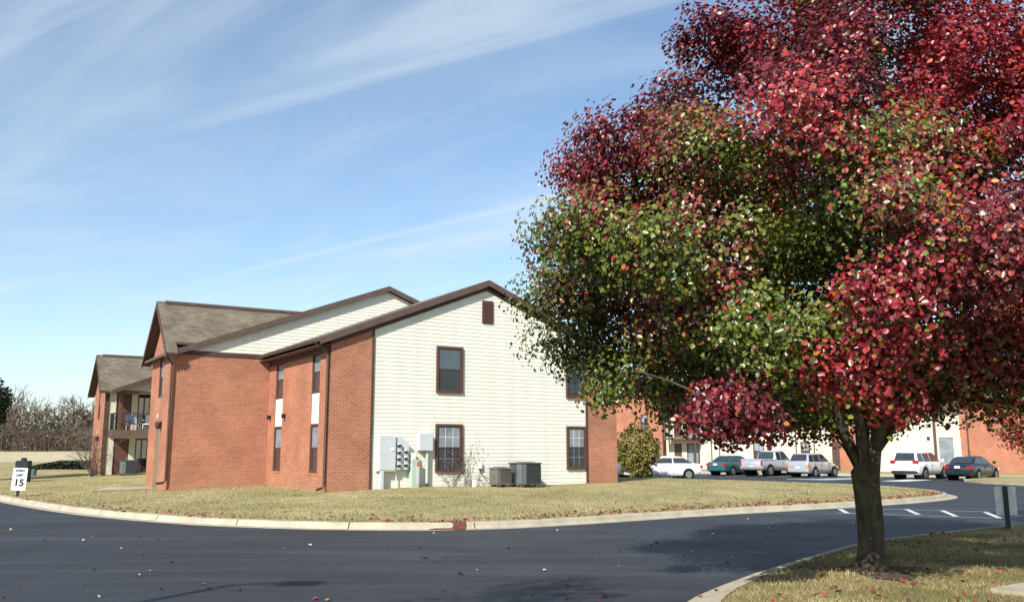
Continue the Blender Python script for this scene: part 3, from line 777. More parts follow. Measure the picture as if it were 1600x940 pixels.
# --- the far wing: same again, 19 m further back, cream front with a balcony
end_wing(-3.28, 26.0, 30.3, 5.04, 7.2, -.28, 4)
FY = 26.0
wall('front_wall', M['cream'], bld, 'y', FY, -3.279, 6, .1, 5.10,
     [(-2.72, -1.92, .3, 2.42), (-1.6, -.9, .3, 2.42), (-2.72, -1.92, 2.8, 5.0), (-1.6, -.9, 2.8, 5.0)], depth=.12)
MB().box(-3.32, -3.10, 25.94, 25.998, .1, 5.1).build('corner_board', M['trim'], bld)
for z0, z1 in ((.3, 2.42), (2.8, 5.0)):
    d = MB().box(-2.72, -1.92, FY + .06, FY + .11, z0, z1).build('door', M['door'], bld)
    MB().box(-2.02, -1.97, FY + .0, FY + .058, z0 + .95, z0 + 1.05).build('handle', M['rim'], d)
    g_ = MB().box(-1.6, -.9, FY + .08, FY + .11, z0, z1).build('glass_door', M['glass'], bld)
    q = MB(); q.box(-1.6, -.9, FY + .03, FY + .078, z1 - .09, z1); q.box(-1.6, -1.53, FY + .03, FY + .078, z0, z1 - .09); q.box(-.97, -.9, FY + .03, FY + .078, z0, z1 - .09); q.box(-1.28, -1.22, FY + .03, FY + .078, z0, z1 - .09)
    q.build('frame', M['frame'], g_)
for x in (.1, .75, 1.4):
    MB().box(x, x + .1, FY - .03, FY - .001, .1, 5.05).build('batten', M['frame'], bld)
BX0, BX1, BY0 = -3.02, -.30, 24.45
sl = MB().box(BX0, BX1, BY0, FY - .001, 2.66, 2.78).build('balcony', M['soffit'], bld)
for nm, bx in (('fascia', (BX0 - .03, BX1 + .03, BY0 - .035, BY0 - .001, 2.52, 2.86)), ('fascia', (BX0 - .035, BX0 - .001, BY0, FY - .002, 2.52, 2.86)), ('fascia', (BX1 + .001, BX1 + .035, BY0, FY - .002, 2.52, 2.86))):
    MB().box(*bx).build(nm, M['fascia'], sl)
for x in (BX0 + .30, BX1 - .05):
    MB().box(x - .08, x + .08, BY0 + .02, BY0 + .18, 2.781, 4.95).build('post', M['frame'], sl)
MB().box(BX0, BX1, BY0 + .03, BY0 + .07, 3.72, 3.77).build('rail', M['black'], sl)
MB().box(BX0 + .01, BX0 + .05, BY0 + .08, FY - .05, 3.72, 3.77).build('rail', M['black'], sl)
for k in range(24):
    x = BX0 + .06 + k * (BX1 - BX0 - .1) / 23; MB().box(x - .009, x + .009, BY0 + .04, BY0 + .06, 2.781, 3.72).build('baluster', M['black'], sl)
for k in range(13):
    y = BY0 + .12 + k * .11; MB().box(BX0 + .02, BX0 + .04, y - .012, y + .012, 2.781, 3.72).build('baluster', M['black'], sl)
# balcony roof: low gable turned to the front
def z3(x): return 4.98 + .40 * (x + 3.25)
roof_slab('roof', [(-3.25, 24.15, z3(-3.25)), (3.2, 24.15, z3(3.2)), (3.2, 28, z3(3.2)), (-3.25, 28, z3(-3.25))], .09, bld)
vs = [(-3.26, 24.12, z3(-3.26) - .02), (3.2, 24.12, z3(3.2) - .02), (3.2, 24.12, z3(3.2) - .24), (-3.26, 24.12, z3(-3.26) - .24)]; vs += [(p[0], 24.16, p[2]) for p in vs]
MB().add(vs, [(0, 1, 2, 3), (7, 6, 5, 4), (0, 4, 5, 1), (1, 5, 6, 2), (2, 6, 7, 3), (3, 7, 4, 0)]).build('rake_board', M['trim'], bld)
MB().prism([(-2.6, 4.96), (3.2, 4.96), (3.2, z3(3.2) - .2), (-2.6, z3(-2.6) - .15)], 'y', 24.40, 24.44).build('balcony_gable', M['soffit'], bld)
MB().box(-3.0, 3.0, 24.36, 24.50, 4.78, 4.955).build('beam', M['trim'], bld)

# --- far building across the car park
far = tag(empty('apartment_building', (13.6, 82.6, 0), R(-38)), 'far brick and cream apartment block behind the parked cars', 'building')
def fwin(u0, u1, z0, z1, st='low'): return window(far, 'y', 0, u0, u1, z0, z1, st, recess=.05, fw=.08)
wall('brick_wall', M['brick'], far, 'y', 0, -5.2, 0, .1, 5.4, [(-2.3, -1.55, 3.6, 5.05)], top=[(-5.2, 5.4), (0, 5.4), (0, 5.55), (-2.6, 7.6), (-5.2, 5.55)])
fwin(-2.3, -1.55, 3.6, 5.05, 'side')
MB().box(-.05, .05, -.06, -.001, .1, 5.3).build('downspout', M['trim'], far)
MB().box(-14, -5.25, 1.2, 10, .1, 5.2).build('brick_wall', M['brick'], far, uv=True)
MB().box(-6.4, -5.25, 1.15, 1.199, 2.2, 5.2).build('doorway', M['trim'], far)
MB().prism([(-14, 5.2), (-5.25, 5.2), (-5.25, 6.6), (-10, 8.3)], 'y', 1.1, 10).build('gable', M['cream'], far)
wall('cream_wall', M['cream'], far, 'y', .6, 0, 14.9, .1, 5.7, [(.75, 1.5, .2, 2.42), (2.0, 3.2, .2, 2.42), (.75, 1.5, 2.95, 5.0), (2.0, 3.2, 2.95, 5.0), (12.3, 13.1, 1.0, 2.5), (12.3, 13.1, 3.7, 5.1), (8.2, 9.2, 1.0, 2.5), (8.2, 9.2, 3.7, 5.1)])
for z0, z1 in ((.2, 2.42), (2.95, 5.0)):
    MB().box(.75, 1.5, .66, .70, z0, z1).build('door', M['door'], far)
    gd = MB().box(2.0, 3.2, .68, .70, z0, z1).build('glass_door', M['curtain'], far)
    q = MB(); q.box(2.0, 3.2, .62, .678, z1 - .1, z1); q.box(2.0, 2.08, .62, .678, z0, z1 - .1); q.box(3.12, 3.2, .62, .678, z0, z1 - .1); q.box(2.62, 2.69, .62, .678, z0, z1 - .1)
    q.build('frame', M['frame'], gd)
for u0, u1, z0, z1 in ((12.3, 13.1, 1.0, 2.5), (12.3, 13.1, 3.7, 5.1), (8.2, 9.2, 1.0, 2.5), (8.2, 9.2, 3.7, 5.1)):
    window(far, 'y', .6, u0, u1, z0, z1, 'low', recess=.05, fw=.08)
for u in (4.35, 5.1, 11.9, 13.4): MB().box(u, u + .09, .56, .598, .1, 5.6).build('batten', M['frame'], far)
bal = MB().box(.55, 3.6, -.9, .598, 2.72, 2.9).build('balcony', M['fascia'], far)
for x in (.6, 3.5): MB().box(x - .07, x + .07, -.86, -.72, 2.901, 5.2).build('post', M['frame'], bal)
MB().box(3.43, 3.57, -.86, -.72, .15, 2.719).build('post', M['frame'], bal)
MB().box(.55, 3.6, -.85, -.8, 3.8, 3.86).build('rail', M['black'], bal)
for k in range(20): MB().box(.62 + k * .15, .64 + k * .15, -.84, -.81, 2.901, 3.8).build('baluster', M['black'], bal)
roof_slab('roof', [(-.3, -.6, 5.35), (15.2, -.6, 5.35), (15.2, 5.5, 8.2), (-.3, 5.5, 8.2)], .1, far)
roof_slab('roof', [(-2.6, -.4, 7.75), (.35, -.4, 5.4), (.35, 8, 5.4), (-2.6, 8, 7.75)], .1, far)
roof_slab('roof', [(-5.55, -.4, 5.4), (-2.6, -.4, 7.75), (-2.6, 8, 7.75), (-5.55, 8, 5.4)], .1, far)
wall('brick_wall', M['brick'], far, 'y', .2, 15.0, 18.0, .1, 5.6, [(15.0, 15.6, .2, 2.5)])
MB().box(15.0, 15.6, .26, .3, .2, 2.5).build('door', M['trim'], far)
wall('cream_wall', M['cream'], far, 'y', .6, 18.0, 24.5, .1, 5.7, [(22.9, 23.9, .2, 2.75), (24.05, 24.45, .2, 2.75)])
MB().box(22.9, 23.9, .66, .7, .2, 2.75).build('glass_door', M['curtain'], far)
MB().box(24.05, 24.45, .66, .7, .2, 2.75).build('glass_door', M['white'], far)
MB().box(22.55, 22.75, .52, .598, .1, 5.6).build('batten', M['frame'], far)
MB().box(22.1, 22.3, .45, .598, 2.62, 2.8).build('wall_light', M['black'], far)
wall('brick_wall', M['brick'], far, 'y', .2, 24.5, 32, .1, 5.6)
MB().box(24.95, 25.05, .12, .199, .1, 5.5).build('downspout', M['trim'], far)
roof_slab('roof', [(14.7, -.6, 5.4), (32.4, -.6, 5.4), (32.4, 5.5, 8.2), (14.7, 5.5, 8.2)], .1, far)
MB().box(-14, 32, .75, 9, .1, 5.2).build('inner_wall', M['cream'], far)
MB().box(-14, 32, 10.2, 10.4, .1, 5.2).build('rear_wall', M['brick'], far, uv=True)

# ================================================================ THINGS BY THE GABLE WALL
def base_z(x, y):
    p = W(x, y); return float(lawn_h(np.array([[p[0], p[1]]]))[0])
def at_wall(name, x, y, label, cat, group=None):
    z = base_z(x, y); p = W(x, y); o = empty(name, (p[0], p[1], z), BA); tag(o, label, cat, group); return o, z
# meter bank
t, z0 = at_wall('meter_bank', 1.70, 0, 'grey metal meter cabinet with seven electric meters beside the brick pier', 'meter cabinet')
def zz0(z): return z - z0
c_ = MB().cbox(0, .60, -.28, -.03, zz0(1.10), zz0(2.23), .012).build('cabinet', M['meter'], t)
MB().box(.42, .54, -.30, -.281, zz0(1.72), zz0(1.84)).build('latch', M['signb'], c_)
MB().prism([(.60, zz0(1.10)), (1.12, zz0(1.10)), (1.12, zz0(1.98)), (.84, zz0(2.17)), (.60, zz0(2.17))], 'y', -.22, -.03).build('meter_panel', M['meter'], t)
for i, (u, z) in enumerate([(.72, 1.93), (.72, 1.70), (.72, 1.485), (.72, 1.265), (.975, 1.72), (.975, 1.495), (.975, 1.275)]):
    m_ = MB().tube([(u, -.221, zz0(z)), (u, -.25, zz0(z))], .082, 12).build('meter', M['meterd'], t)
    MB().tube([(u, -.251, zz0(z) + .012), (u, -.31, zz0(z) + .012), (u, -.325, zz0(z) + .012)], [.066, .062, .045], 12).build('dome', M['meterg'], m_)
    MB().box(u - .055, u + .045, -.335, -.3255, zz0(z) - .05, zz0(z) + .0).build('dial', M['meterd'], m_)
MB().cbox(.06, .19, -.26, -.12, -.05, zz0(1.095), .01).build('leg', M['meter'], t)
MB().tube([(.70, -.12, -.05), (.70, -.12, zz0(1.098))], .018, 8).build('conduit', M['signb'], t)
MB().box(-.04, .62, -.262, -.032, zz0(1.06), zz0(1.095)).build('bracket', M['signb'], t)
# small box on a pipe
t, z0 = at_wall('junction_box', 3.19, 0, 'small grey box on a pale green pipe beside the lower window', 'utility box')
MB().cbox(0, .52, -.26, -.03, zz0(1.74), zz0(2.31), .012).build('case', M['meter'], t)
MB().tube([(.36, -.13, .12), (.36, -.13, zz0(1.738))], .055, 10).build('pipe', M['pale_green'], t)
MB().tube([(.36, -.13, -.05), (.36, -.13, .118)], .05, 10).build('pipe_foot', M['rust'], t)
# green pedestal
t, z0 = at_wall('telephone_pedestal', 2.88, -.05, 'pale green telephone pedestal with orange tag below the small grey box', 'pedestal')
MB().cbox(.0, .30, -.26, -.03, -.05, zz0(1.42), .02).build('cover', M['pale_green'], t)
MB().box(.17, .285, -.266, -.2605, .1, zz0(1.36)).build('door', M['meter'], t)
MB().box(.19, .27, -.272, -.2665, zz0(1.20), zz0(1.36)).build('tag', M['orange'], t)
MB().cbox(.02, .20, -.2, -.03, zz0(1.44), zz0(1.66), .02).build('cap_box', M['signb'], t)
# condensers
def condenser(name, x, y, wd, dp, ht, body_m, panel_m, label, top='fan'):
    t, z0 = at_wall(name, x, y, label, 'air conditioner', None)
    for i in (.08, wd - .22):
        for k in (-dp + .08, -.2): MB().box(i, i + .14, k, k + .12, -.06, .07).build('foot', M['concrete'], t)
    MB().box(-.03, wd + .03, -dp - .03, .03, .071, .10).build('base_pan', M[body_m], t)
    MB().cbox(0.02, wd - .02, -dp + .02, -.02, .101, ht - .05, .03).build('coil', M['ac_dark' if body_m != 'ac_tan' else 'ac_tan'], t)
    MB().cbox(0, .30 * wd, -dp - .004, -dp + .26, .101, ht - .05, .02).build('access_panel', M[panel_m], t)
    for k in range(int((ht - .2) / .045)):
        z = .13 + k * .045
        MB().add([(.31 * wd, -dp + .012, z), (wd - .03, -dp + .012, z), (wd - .03, -dp + .0, z + .03), (.31 * wd, -dp + .0, z + .03)], [(0, 1, 2, 3)]).build('louver', M[body_m], t)
    tp = MB().cbox(-.012, wd + .012, -dp - .012, .012, ht - .05, ht, .025).build('top', M[body_m], t)
    b = MB(); cx, cy = wd / 2, -dp / 2
    for k in range(10):
        a = math.pi * k / 10; r = min(wd, dp) * .44
        b.tube([(cx + r * math.cos(a), cy + r * math.sin(a), ht + .015), (cx - r * math.cos(a), cy - r * math.sin(a), ht + .015)], .006, 4)
    b.build('fan_guard', M['black'], tp)
    return t, z0
condenser('air_conditioner', 5.86, -.35, .64, .62, .66, 'ac_tan', 'ac_tan', 'small brownish grey air conditioner by the gable wall, lower than the dark one beside it')
condenser('air_conditioner', 6.68, -.38, .92, .82, .84, 'ac_dark', 'ac_panel', 'large dark grey air conditioner against the cream gable wall')
t, z0 = at_wall('disconnect_box', 5.62, 0, 'small disconnect box with cable on the cream wall by the small air conditioner', 'utility box')
MB().cbox(0, .14, -.12, -.03, zz0(1.10), zz0(1.32), .01).build('case', M['signb'], t)
MB().tube([(.07, -.07, zz0(1.099)), (.09, -.09, zz0(.95)), (.2, -.15, zz0(.8)), (.30, -.3, .25)], .014, 6).build('cable', M['black'], t)
t, z0 = at_wall('vent_pipe', 5.30, -.35, 'short white capped pipe standing in the grass by the gable wall', 'pipe')
MB().tube([(0, 0, -.08), (0, 0, .17)], .07, 12).build('pipe', M['plastic'], t); MB().tube([(0, 0, .171), (0, 0, .215), (0, 0, .23)], [.085, .085, .06], 12).build('cap', M['plastic'], t)
# left side: stoop, far condensers
slab('path', [W(-5.2, 9.9)[:2], W(-3.68, 9.9)[:2], W(-3.68, 8.3)[:2], W(-6.0, 7.6)[:2]], .2, base_z(-4.6, 8.8) + .05)
condenser('air_conditioner', -2.55, 24.9, .85, .8, .8, 'ac_dark', 'ac_panel', 'dark air conditioner under the balcony, beside the brown door')
condenser('air_conditioner', -1.05, 24.4, .85, .8, .8, 'ac_dark', 'ac_panel', 'dark air conditioner under the balcony, next to the near brick wing')
def chair(x, y, rz, m, label):
    p = W(x, y); t = tag(empty('patio_chair', (p[0], p[1], 2.782), BA + R(rz)), label, 'chair', 'chairs on the balcony')
    MB().cbox(-.25, .25, -.25, .25, .40, .45, .02).build('seat', M[m], t)
    b = MB(); b.add([(-.24, .2, .46), (.24, .2, .46), (.24, .30, .92), (-.24, .30, .92), (-.24, .24, .46), (.24, .24, .46), (.24, .34, .92), (-.24, .34, .92)],
        [(0, 1, 2, 3), (7, 6, 5, 4), (0, 4, 5, 1), (1, 5, 6, 2), (2, 6, 7, 3), (3, 7, 4, 0)]); b.build('backrest', M[m], t)
    for sx in (-1, 1):
        for sy in (-1, 1): MB().tube([(sx * .23, sy * .23, 0), (sx * .22, sy * .22, .40)], .018, 6).build('leg', M['plastic'], t)
        MB().box(sx * .25 - .03, sx * .25 + .03, -.22, .24, .62, .65).build('armrest', M[m], t)
chair(-1.95, 25.2, 20, 'cushion', 'blue patio chair on the far balcony')
chair(-1.1, 25.3, -25, 'plastic', 'white patio chair on the far balcony')

# ================================================================ SIGNS, DRAIN, SMALL THINGS
def text(body, size, parent, loc, m, rot=(R(90), 0, 0), bold=.0):
    cu = bpy.data.curves.new('lettering', 'FONT'); cu.body = body; cu.size = size; cu.align_x = 'CENTER'; cu.align_y = 'CENTER'
    cu.extrude = .0015; cu.offset = bold
    tmp = bpy.data.objects.new('lettering', cu); col.objects.link(tmp)
    bpy.context.view_layer.update()
    me = bpy.data.meshes.new_from_object(tmp.evaluated_get(bpy.context.evaluated_depsgraph_get()))
    bpy.data.objects.remove(tmp); me.materials.clear(); me.materials.append(M[m])
    o = bpy.data.objects.new('lettering', me); link(o, parent); o.location = loc; o.rotation_euler = rot; return o
def ground(x, y): return float(lawn_h(np.array([[x, y]]))[0])
sx, sy = -17.45, 32.75
t = tag(empty('speed_limit_sign', (sx, sy, ground(sx, sy)), R(14)), 'white speed limit 15 sign on a dark post beside the kerb', 'sign')
MB().box(-.045, .045, 0, .05, -.2, 1.10).build('post', M['dkgreen'], t)
pl = MB().cbox(-.235, .235, -.028, -.002, .22, 1.0, .004).build('sign_plate', M['signw'], t)
pl.rotation_euler = (0, R(2.5), 0)
text('SPEED', .11, pl, (0, -.031, .90), 'ink', bold=.004); text('LIMIT', .11, pl, (0, -.031, .745), 'ink', bold=.004); text('15', .33, pl, (0, -.031, .48), 'ink', bold=.012)
t = tag(empty('road_sign', (10.15, 19.1, .14), R(-20)), 'back of a small white sign on a black post on the island', 'sign')
MB().box(-.045, .045, -.05, 0, -.2, .86).build('post', M['black'], t)
MB().cbox(-.195, .195, .001, .02, .28, .85, .003).build('sign_plate', M['signb'], t)
t = tag(empty('utility_cabinet', (-23.8, 45, ground(-23.8, 45)), R(10)), 'dark green utility cabinet on the grass behind the speed limit sign', 'cabinet')
MB().cbox(-.31, .31, -.25, .25, -.1, 1.02, .04).build('case', M['dkgreen'], t); MB().cbox(-.11, .11, -.1, .1, 1.021, 1.16, .03).build('cap', M['dkgreen'], t)
t = tag(empty('bin', (-26.9, 52, ground(-26.9, 52)), 0), 'small teal bin on the grass by the low dark hedge', 'bin')
MB().tube([(0, 0, -.05), (0, 0, .3)], [.13, .16], 12).build('tub', M['teal'], t); MB().tube([(0, 0, .301), (0, 0, .34)], [.175, .15], 12).build('lid', M['teal'], t)
t = tag(empty('street_lamp', (-8.7, 1.3, .12), 0), 'tall dark lamp post beside the road, seen by its thin shadow on the asphalt', 'street lamp')
MB().tube([(0, 0, -.1), (0, 0, 4), (0, 0, 8.3)], [.11, .085, .06], 10).build('pole', M['black'], t)
MB().cbox(-.2, .2, -.2, .2, -.1, .3, .03).build('footing', M['concrete'], t)
MB().tube([(0, 0, 8.25), (.25, .0, 8.4), (.55, 0, 8.42)], .04, 8).build('arm', M['black'], t)
MB().cbox(.5, 1.05, -.17, .17, 8.34, 8.5, .03).build('lamp_head', M['black'], t)
# storm drain: rusty curb inlet
t = tag(empty('storm_drain', (-1.42, 20.52, 0), R(3)), 'rusty iron storm drain set into the pale kerb', 'drain')
MB().box(-.33, .33, .03, .29, .0125, .018).build('grate', M['rust'], t)
MB().prism([(.0, -.02), (.0, .012), (.30, .010), (.335, .05), (.362, .125), (.39, .146), (.53, .150), (.53, -.02)], 'x', -.40, .40).build('hood', M['rust'], t)
for k in range(6): MB().box(-.27 + k * .1, -.22 + k * .1, .05, .27, .0185, .023).build('bar', M['rust'], t)

# ================================================================ VEGETATION
LEAF = np.array([(0, 0, 0), (-.40, .30, .10), (-.36, .66, .12), (0, 1, -.04), (.36, .66, .12), (.40, .30, .10)], float)
LEAF_F = np.array([(0, 3, 2, 1), (0, 5, 4, 3)])
def leaf_arrays(P, N, size, rs, droop=.0):
    """P centres, N facing normals -> vertices/faces of folded leaves"""
    n = len(P); N = N / (np.linalg.norm(N, axis=1)[:, None] + 1e-9)
    T = rs.normal(size=(n, 3)); T[:, 2] -= droop
    T -= N * np.sum(T * N, 1)[:, None]; T /= np.linalg.norm(T, axis=1)[:, None] + 1e-9
    B = np.cross(T, N)
    s = size[:, None, None]; fold = rs.uniform(.3, 1.9, (n, 1))
    V = P[:, None, :] + s * (LEAF[None, :, 0, None] * B[:, None, :] + (LEAF[None, :, 1, None] - .5) * T[:, None, :]
                             + (LEAF[None, :, 2] * fold)[:, :, None] * N[:, None, :])
    F = (LEAF_F[None] + (np.arange(n) * 6)[:, None, None]).reshape(-1, 4)
    return V.reshape(-1, 3), F

def grow(root_pts, limbs, clusters, k, power=.45):
    """nodes joined by parent links; every cluster is joined to the nearest suitable node by a curved branch"""
    pos = []; par = []
    def addn(p, q): pos.append(np.array(p, float)); par.append(q); return len(pos) - 1
    last = -1
    for p in root_pts: last = addn(p, last)
    top = last
    for lb in limbs:
        q = top - lb[0]
        for p in lb[1]: q = addn(p, q)
    base = pos[top].copy(); tips = []
    order = np.argsort(np.linalg.norm(clusters - base, axis=1))
    nroot = len(root_pts)
    for ci in order:
        c = clusters[ci]; A = np.array(pos[nroot - 1:]); d = np.linalg.norm(A - c, axis=1)
        rc = np.linalg.norm(c - base); ra = np.linalg.norm(A - base, axis=1)
        cost = d + 1.2 * np.maximum(0, A[:, 2] - c[2] + .15) + .8 * np.maximum(0, ra - rc + .1)
        q = int(np.argmin(cost)) + nroot - 1
        a = pos[q]; pd = a - pos[par[q]] if par[q] >= 0 else np.array((0, 0, 1.))
        pd = pd / (np.linalg.norm(pd) + 1e-9); D = np.linalg.norm(c - a); n = max(1, int(D / .38))
        mid = a + pd * D * .35 + (c - a) * .3 + np.array((0, 0, .04 * D))
        for i in range(1, n + 1):
            t = i / n; p = (1 - t) ** 2 * a + 2 * t * (1 - t) * mid + t * t * c
            q = addn(p + (rnd_np.normal(size=3) * .02 if i < n else 0), q)
        tips.append((ci, q))
    cnt = np.zeros(len(pos))
    for _, q in tips: cnt[q] += 1
    for i in range(len(pos) - 1, 0, -1): cnt[par[i]] += cnt[i]
    rad = k * np.maximum(cnt, .6) ** power
    return np.array(pos), par, rad
rnd_np = np.random.RandomState(11)
def branch_mesh(pos, par, rad, name, m, parent, skip=0, sides=None, rmin=0.0):
    """tubes along chains of nodes"""
    ch = [[] for _ in pos]
    for i, p in enumerate(par):
        if p >= 0: ch[p].append(i)
    b = MB(); stack = [0] if skip == 0 else []
    starts = [(None, 0)]
    while starts:
        pr, i = starts.pop(); line = [] if pr is None else [pr]; rr = [] if pr is None else [rad[i]]
        while True:
            line.append(i); rr.append(rad[i])
            if not ch[i]: break
            nx_ = max(ch[i], key=lambda c: rad[c])
            for c in ch[i]:
                if c != nx_: starts.append((i, c))
            i = nx_
        if max(rr) < rmin or len(line) < 2: continue
        n = 12 if max(rr) > .12 else 7 if max(rr) > .035 else 4
        b.tube([pos[q] for q in line], rr, n, cap=False)
    return b.build(name, m, parent, smooth=True, normals=False)

RED = np.array([(.275, .022, .036), (.35, .032, .038), (.18, .018, .030), (.095, .012, .021), (.38, .050, .034), (.23, .072, .062), (.12, .025, .031)])
GRN = np.array([(.100, .140, .018), (.155, .185, .024), (.060, .094, .014), (.195, .19, .036), (.042, .066, .012)])
MIX = np.array([(.22, .14, .045), (.25, .10, .05), (.42, .13, .022), (.19, .075, .04), (.26, .21, .045)])
def pear_tree(name, loc, label, R_of_z, zlo, zhi, n_cl, per, seed, trunk_r, fork_z, lean, size, colour, extra=(), lobes=.16, cl_r=.46, parts=0, fork=None, group=None, depth=1.0):
    rs = np.random.RandomState(seed)
    t = tag(empty(name, loc), label, 'tree', group)
    # billows of foliage through the crown, each a knot of smaller clusters
    B = []; tries = 0; rmx = R_max(R_of_z, zlo, zhi)
    while len(B) < n_cl // 7 and tries < n_cl * 40:
        tries += 1
        z = rs.uniform(zlo, zhi); az = rs.uniform(0, 2 * math.pi)
        lob = 1 + lobes * 2 * noise.noise(Vector((math.cos(az) * 1.6, math.sin(az) * 1.6, z * .55 + seed)))
        rm = R_of_z(z) * lob
        if rs.uniform() > (rm / rmx) ** 1.1: continue
        rho = rs.uniform() ** .36
        rr = max(0, rm - cl_r * 1.25) * rho
        p = np.array((rr * math.cos(az), rr * math.sin(az) * depth, z))
        if B and np.min(np.linalg.norm(np.array([c[0] for c in B]) - p, axis=1)) < cl_r * 1.36: continue
        B.append((p, rho))
    C = []
    for bi, (p, rho) in enumerate(B):
        got = []
        for _ in range(60):
            if len(got) >= 7: break
            g_ = rs.normal(size=3); g_ /= np.linalg.norm(g_); q = p + g_ * np.array((1, 1, .75)) * cl_r * 1.3 * rs.uniform(.15, 1) ** .5
            if q[2] < zlo or (got and min(np.linalg.norm(q - h_) for h_ in got) < cl_r * .7): continue
            got.append(q); C.append((q, min(1, rho), bi))
    C += [(np.array(e[:3]), .95, 900 if i < 6 else 901) for i, e in enumerate(extra)]
    cen = np.array([c[0] for c in C]); rho = np.array([c[1] for c in C]); bil = np.array([c[2] for c in C])
    # trunk and limbs
    tz = np.r_[-.12, -.04, .06, .18, np.linspace(.36, fork_z, 5)]
    root = [(lean[0] * z * .3 + .02 * math.sin(z * 3), lean[1] * z * .3, z) for z in tz]
    limbs = []
    for i in range(9):
        az = 2 * math.pi * (i + rs.uniform(-.25, .25)) / 8 + .35; inc = R(rs.uniform(26, 52)) if i < 8 else R(5)
        Ln = (zhi - fork_z) * (rs.uniform(.45, .62) if i < 8 else .72); pts = []
        p = np.array(root[-1]); d = np.array((math.sin(inc) * math.cos(az), math.sin(inc) * math.sin(az), math.cos(inc)))
        n = int(Ln / .38)
        for s_ in range(n):
            d = d + np.array((0, 0, .045)) + rs.normal(size=3) * .045; d /= np.linalg.norm(d)
            p = p + d * .38
            rz_ = R_of_z(min(max(p[2], zlo), zhi)) * .8
            if math.hypot(p[0], p[1]) > rz_ and p[2] > zlo: break
            pts.append(p.copy())
        if pts: limbs.append((i % 2, pts))
    pos, par, rad = grow(root, limbs, cen, trunk_r / (n_cl ** .46), .46)
    nr = len(root)
    for i in range(nr): rad[i] = trunk_r * (1.0 + .55 * max(0, 1 - (root[i][2] + .1) / .45) ** 1.6 + (.10 if i == nr - 1 else 0))
    branch_mesh(pos, par, rad, 'trunk', M['bark'], t)
    # leaves
    m_ = len(cen)
    out = cen - np.array((0, 0, (zlo + zhi) / 2 - .8)); out /= np.linalg.norm(out, axis=1)[:, None] + 1e-9
    idx = np.repeat(np.arange(m_), (per * rs.uniform(.6, 1.35, m_)).astype(int)); n = len(idx)
    g_ = rs.normal(size=(n, 3)); g_ /= np.linalg.norm(g_, axis=1)[:, None]
    rad_cl = cl_r * rs.uniform(.75, 1.25, m_) * np.where(bil == 900, .68, 1)
    q = g_ * (rs.uniform(size=(n, 1)) ** .5) * rad_cl[idx][:, None]
    q[:, 2] *= .8
    P = cen[idx] + q
    N = out[idx] * .6 + g_ * .7 + np.array((0, 0, .45)) + rs.normal(size=(n, 3)) * .42
    sz = size * rs.uniform(.72, 1.2, n)
    V, F = leaf_arrays(P, N, sz, rs, .5)
    colr = colour(P, idx, cen, rho, rs, bil)
    o = np_mesh('crown', V, F, M['leaf'], np.repeat(colr, 6, axis=0), t)
    o['kind'] = 'stuff'
    if parts:
        # the leaves that show largest are leaves of their own, on the same clumps
        cam_l = np.array((-loc[0], -loc[1], 1.7 - loc[2])); dd = np.linalg.norm(cen - cam_l, axis=1)
        vis = np.argsort(dd)[:60]
        variants = []
        for c in np.vstack([RED[[0, 1, 4, 5]], GRN[[1, 3]], MIX[[1, 2]]]):
            me_o = np_mesh('leaf', LEAF - np.array((0, .5, 0)), LEAF_F, M['leaf'], np.repeat(c[None], 6, 0)); variants.append(me_o.data)
            bpy.data.objects.remove(me_o)
        for i in range(parts):
            c = vis[i % len(vis)]; d = cam_l - cen[c]; d /= np.linalg.norm(d)
            gg = d * .75 + rs.normal(size=3) * .5; gg /= np.linalg.norm(gg)
            isred = rs.uniform() < .72
            o = bpy.data.objects.new('leaf', variants[rs.choice([0, 1, 2, 3, 7] if isred else [4, 5, 6])]); link(o, t)
            o.location = cen[c] + gg * rad_cl[c] * rs.uniform(.9, 1.08); s_ = size * rs.uniform(.95, 1.25); o.scale = (s_, s_, s_)
            nn = Vector(d * .5 + np.array((0, 0, .5)) + rs.normal(size=3) * .5)
            o.rotation_euler = nn.to_track_quat('Z', 'Y').to_euler(); o.rotation_euler.rotate_axis('Z', rs.uniform(0, 6.28))
    return t
_rm = {}
def R_max(f, a, b):
    k = id(f)
    if k not in _rm: _rm[k] = max(f(z) for z in np.linspace(a, b, 40))
    return _rm[k]
def pear_colour(bias=0.0, gx=1.0):
    def f(P, idx, cen, rho, rs, bil):
        m_ = len(cen)
        nz = np.array([noise.noise(Vector(c * .5 + 5)) for c in cen]) * 1.7
        jb = rs.normal(size=1000) * .7                          # every billow turns at its own time
        s = np.maximum(1.9 * (cen[:, 2] - 4.65) / 1.1, gx * 1.3 * (cen[:, 0] + 1.15) / 1.4).clip(-1.6, 1.9) + .7 * (rho - .85) / .25 + nz + jb[bil] + bias + np.where(bil == 900, 1.5, 0) + np.where(bil == 901, .5, 0)
        n = len(idx); loc_n = np.array([noise.noise(Vector(p * 2.3)) for p in P])
        out_ = np.clip((P[:, 2] - cen[idx][:, 2]) / .5, -1, 1)   # sunny tops of a clump turn first
        sc_ = 1.15 * s[idx] + 1.5 * loc_n + .6 * out_ + rs.normal(size=n) * .75
        red = sc_ > .15; mix = np.abs(sc_ - .05) < .28
        tone = rs.randint(0, len(RED), 1000)                     # and leans towards one red
        pick = np.where(rs.uniform(size=n) < .5, tone[bil][idx], rs.randint(0, len(RED), n))
        c = np.where(red[:, None], RED[pick], GRN[rs.randint(0, len(GRN), n)])
        c = np.where((mix & (rs.uniform(size=n) < .8))[:, None], MIX[rs.choice(len(MIX), n, p=[.27, .27, .08, .28, .10])], c)
        return c * rs.uniform(.72, 1.25, (n, 1))
    return f
def prof(tab):
    zs, r_ = zip(*tab); return lambda z: float(np.interp(z, zs, r_))
TREE = (4.67, 12.21, .17)
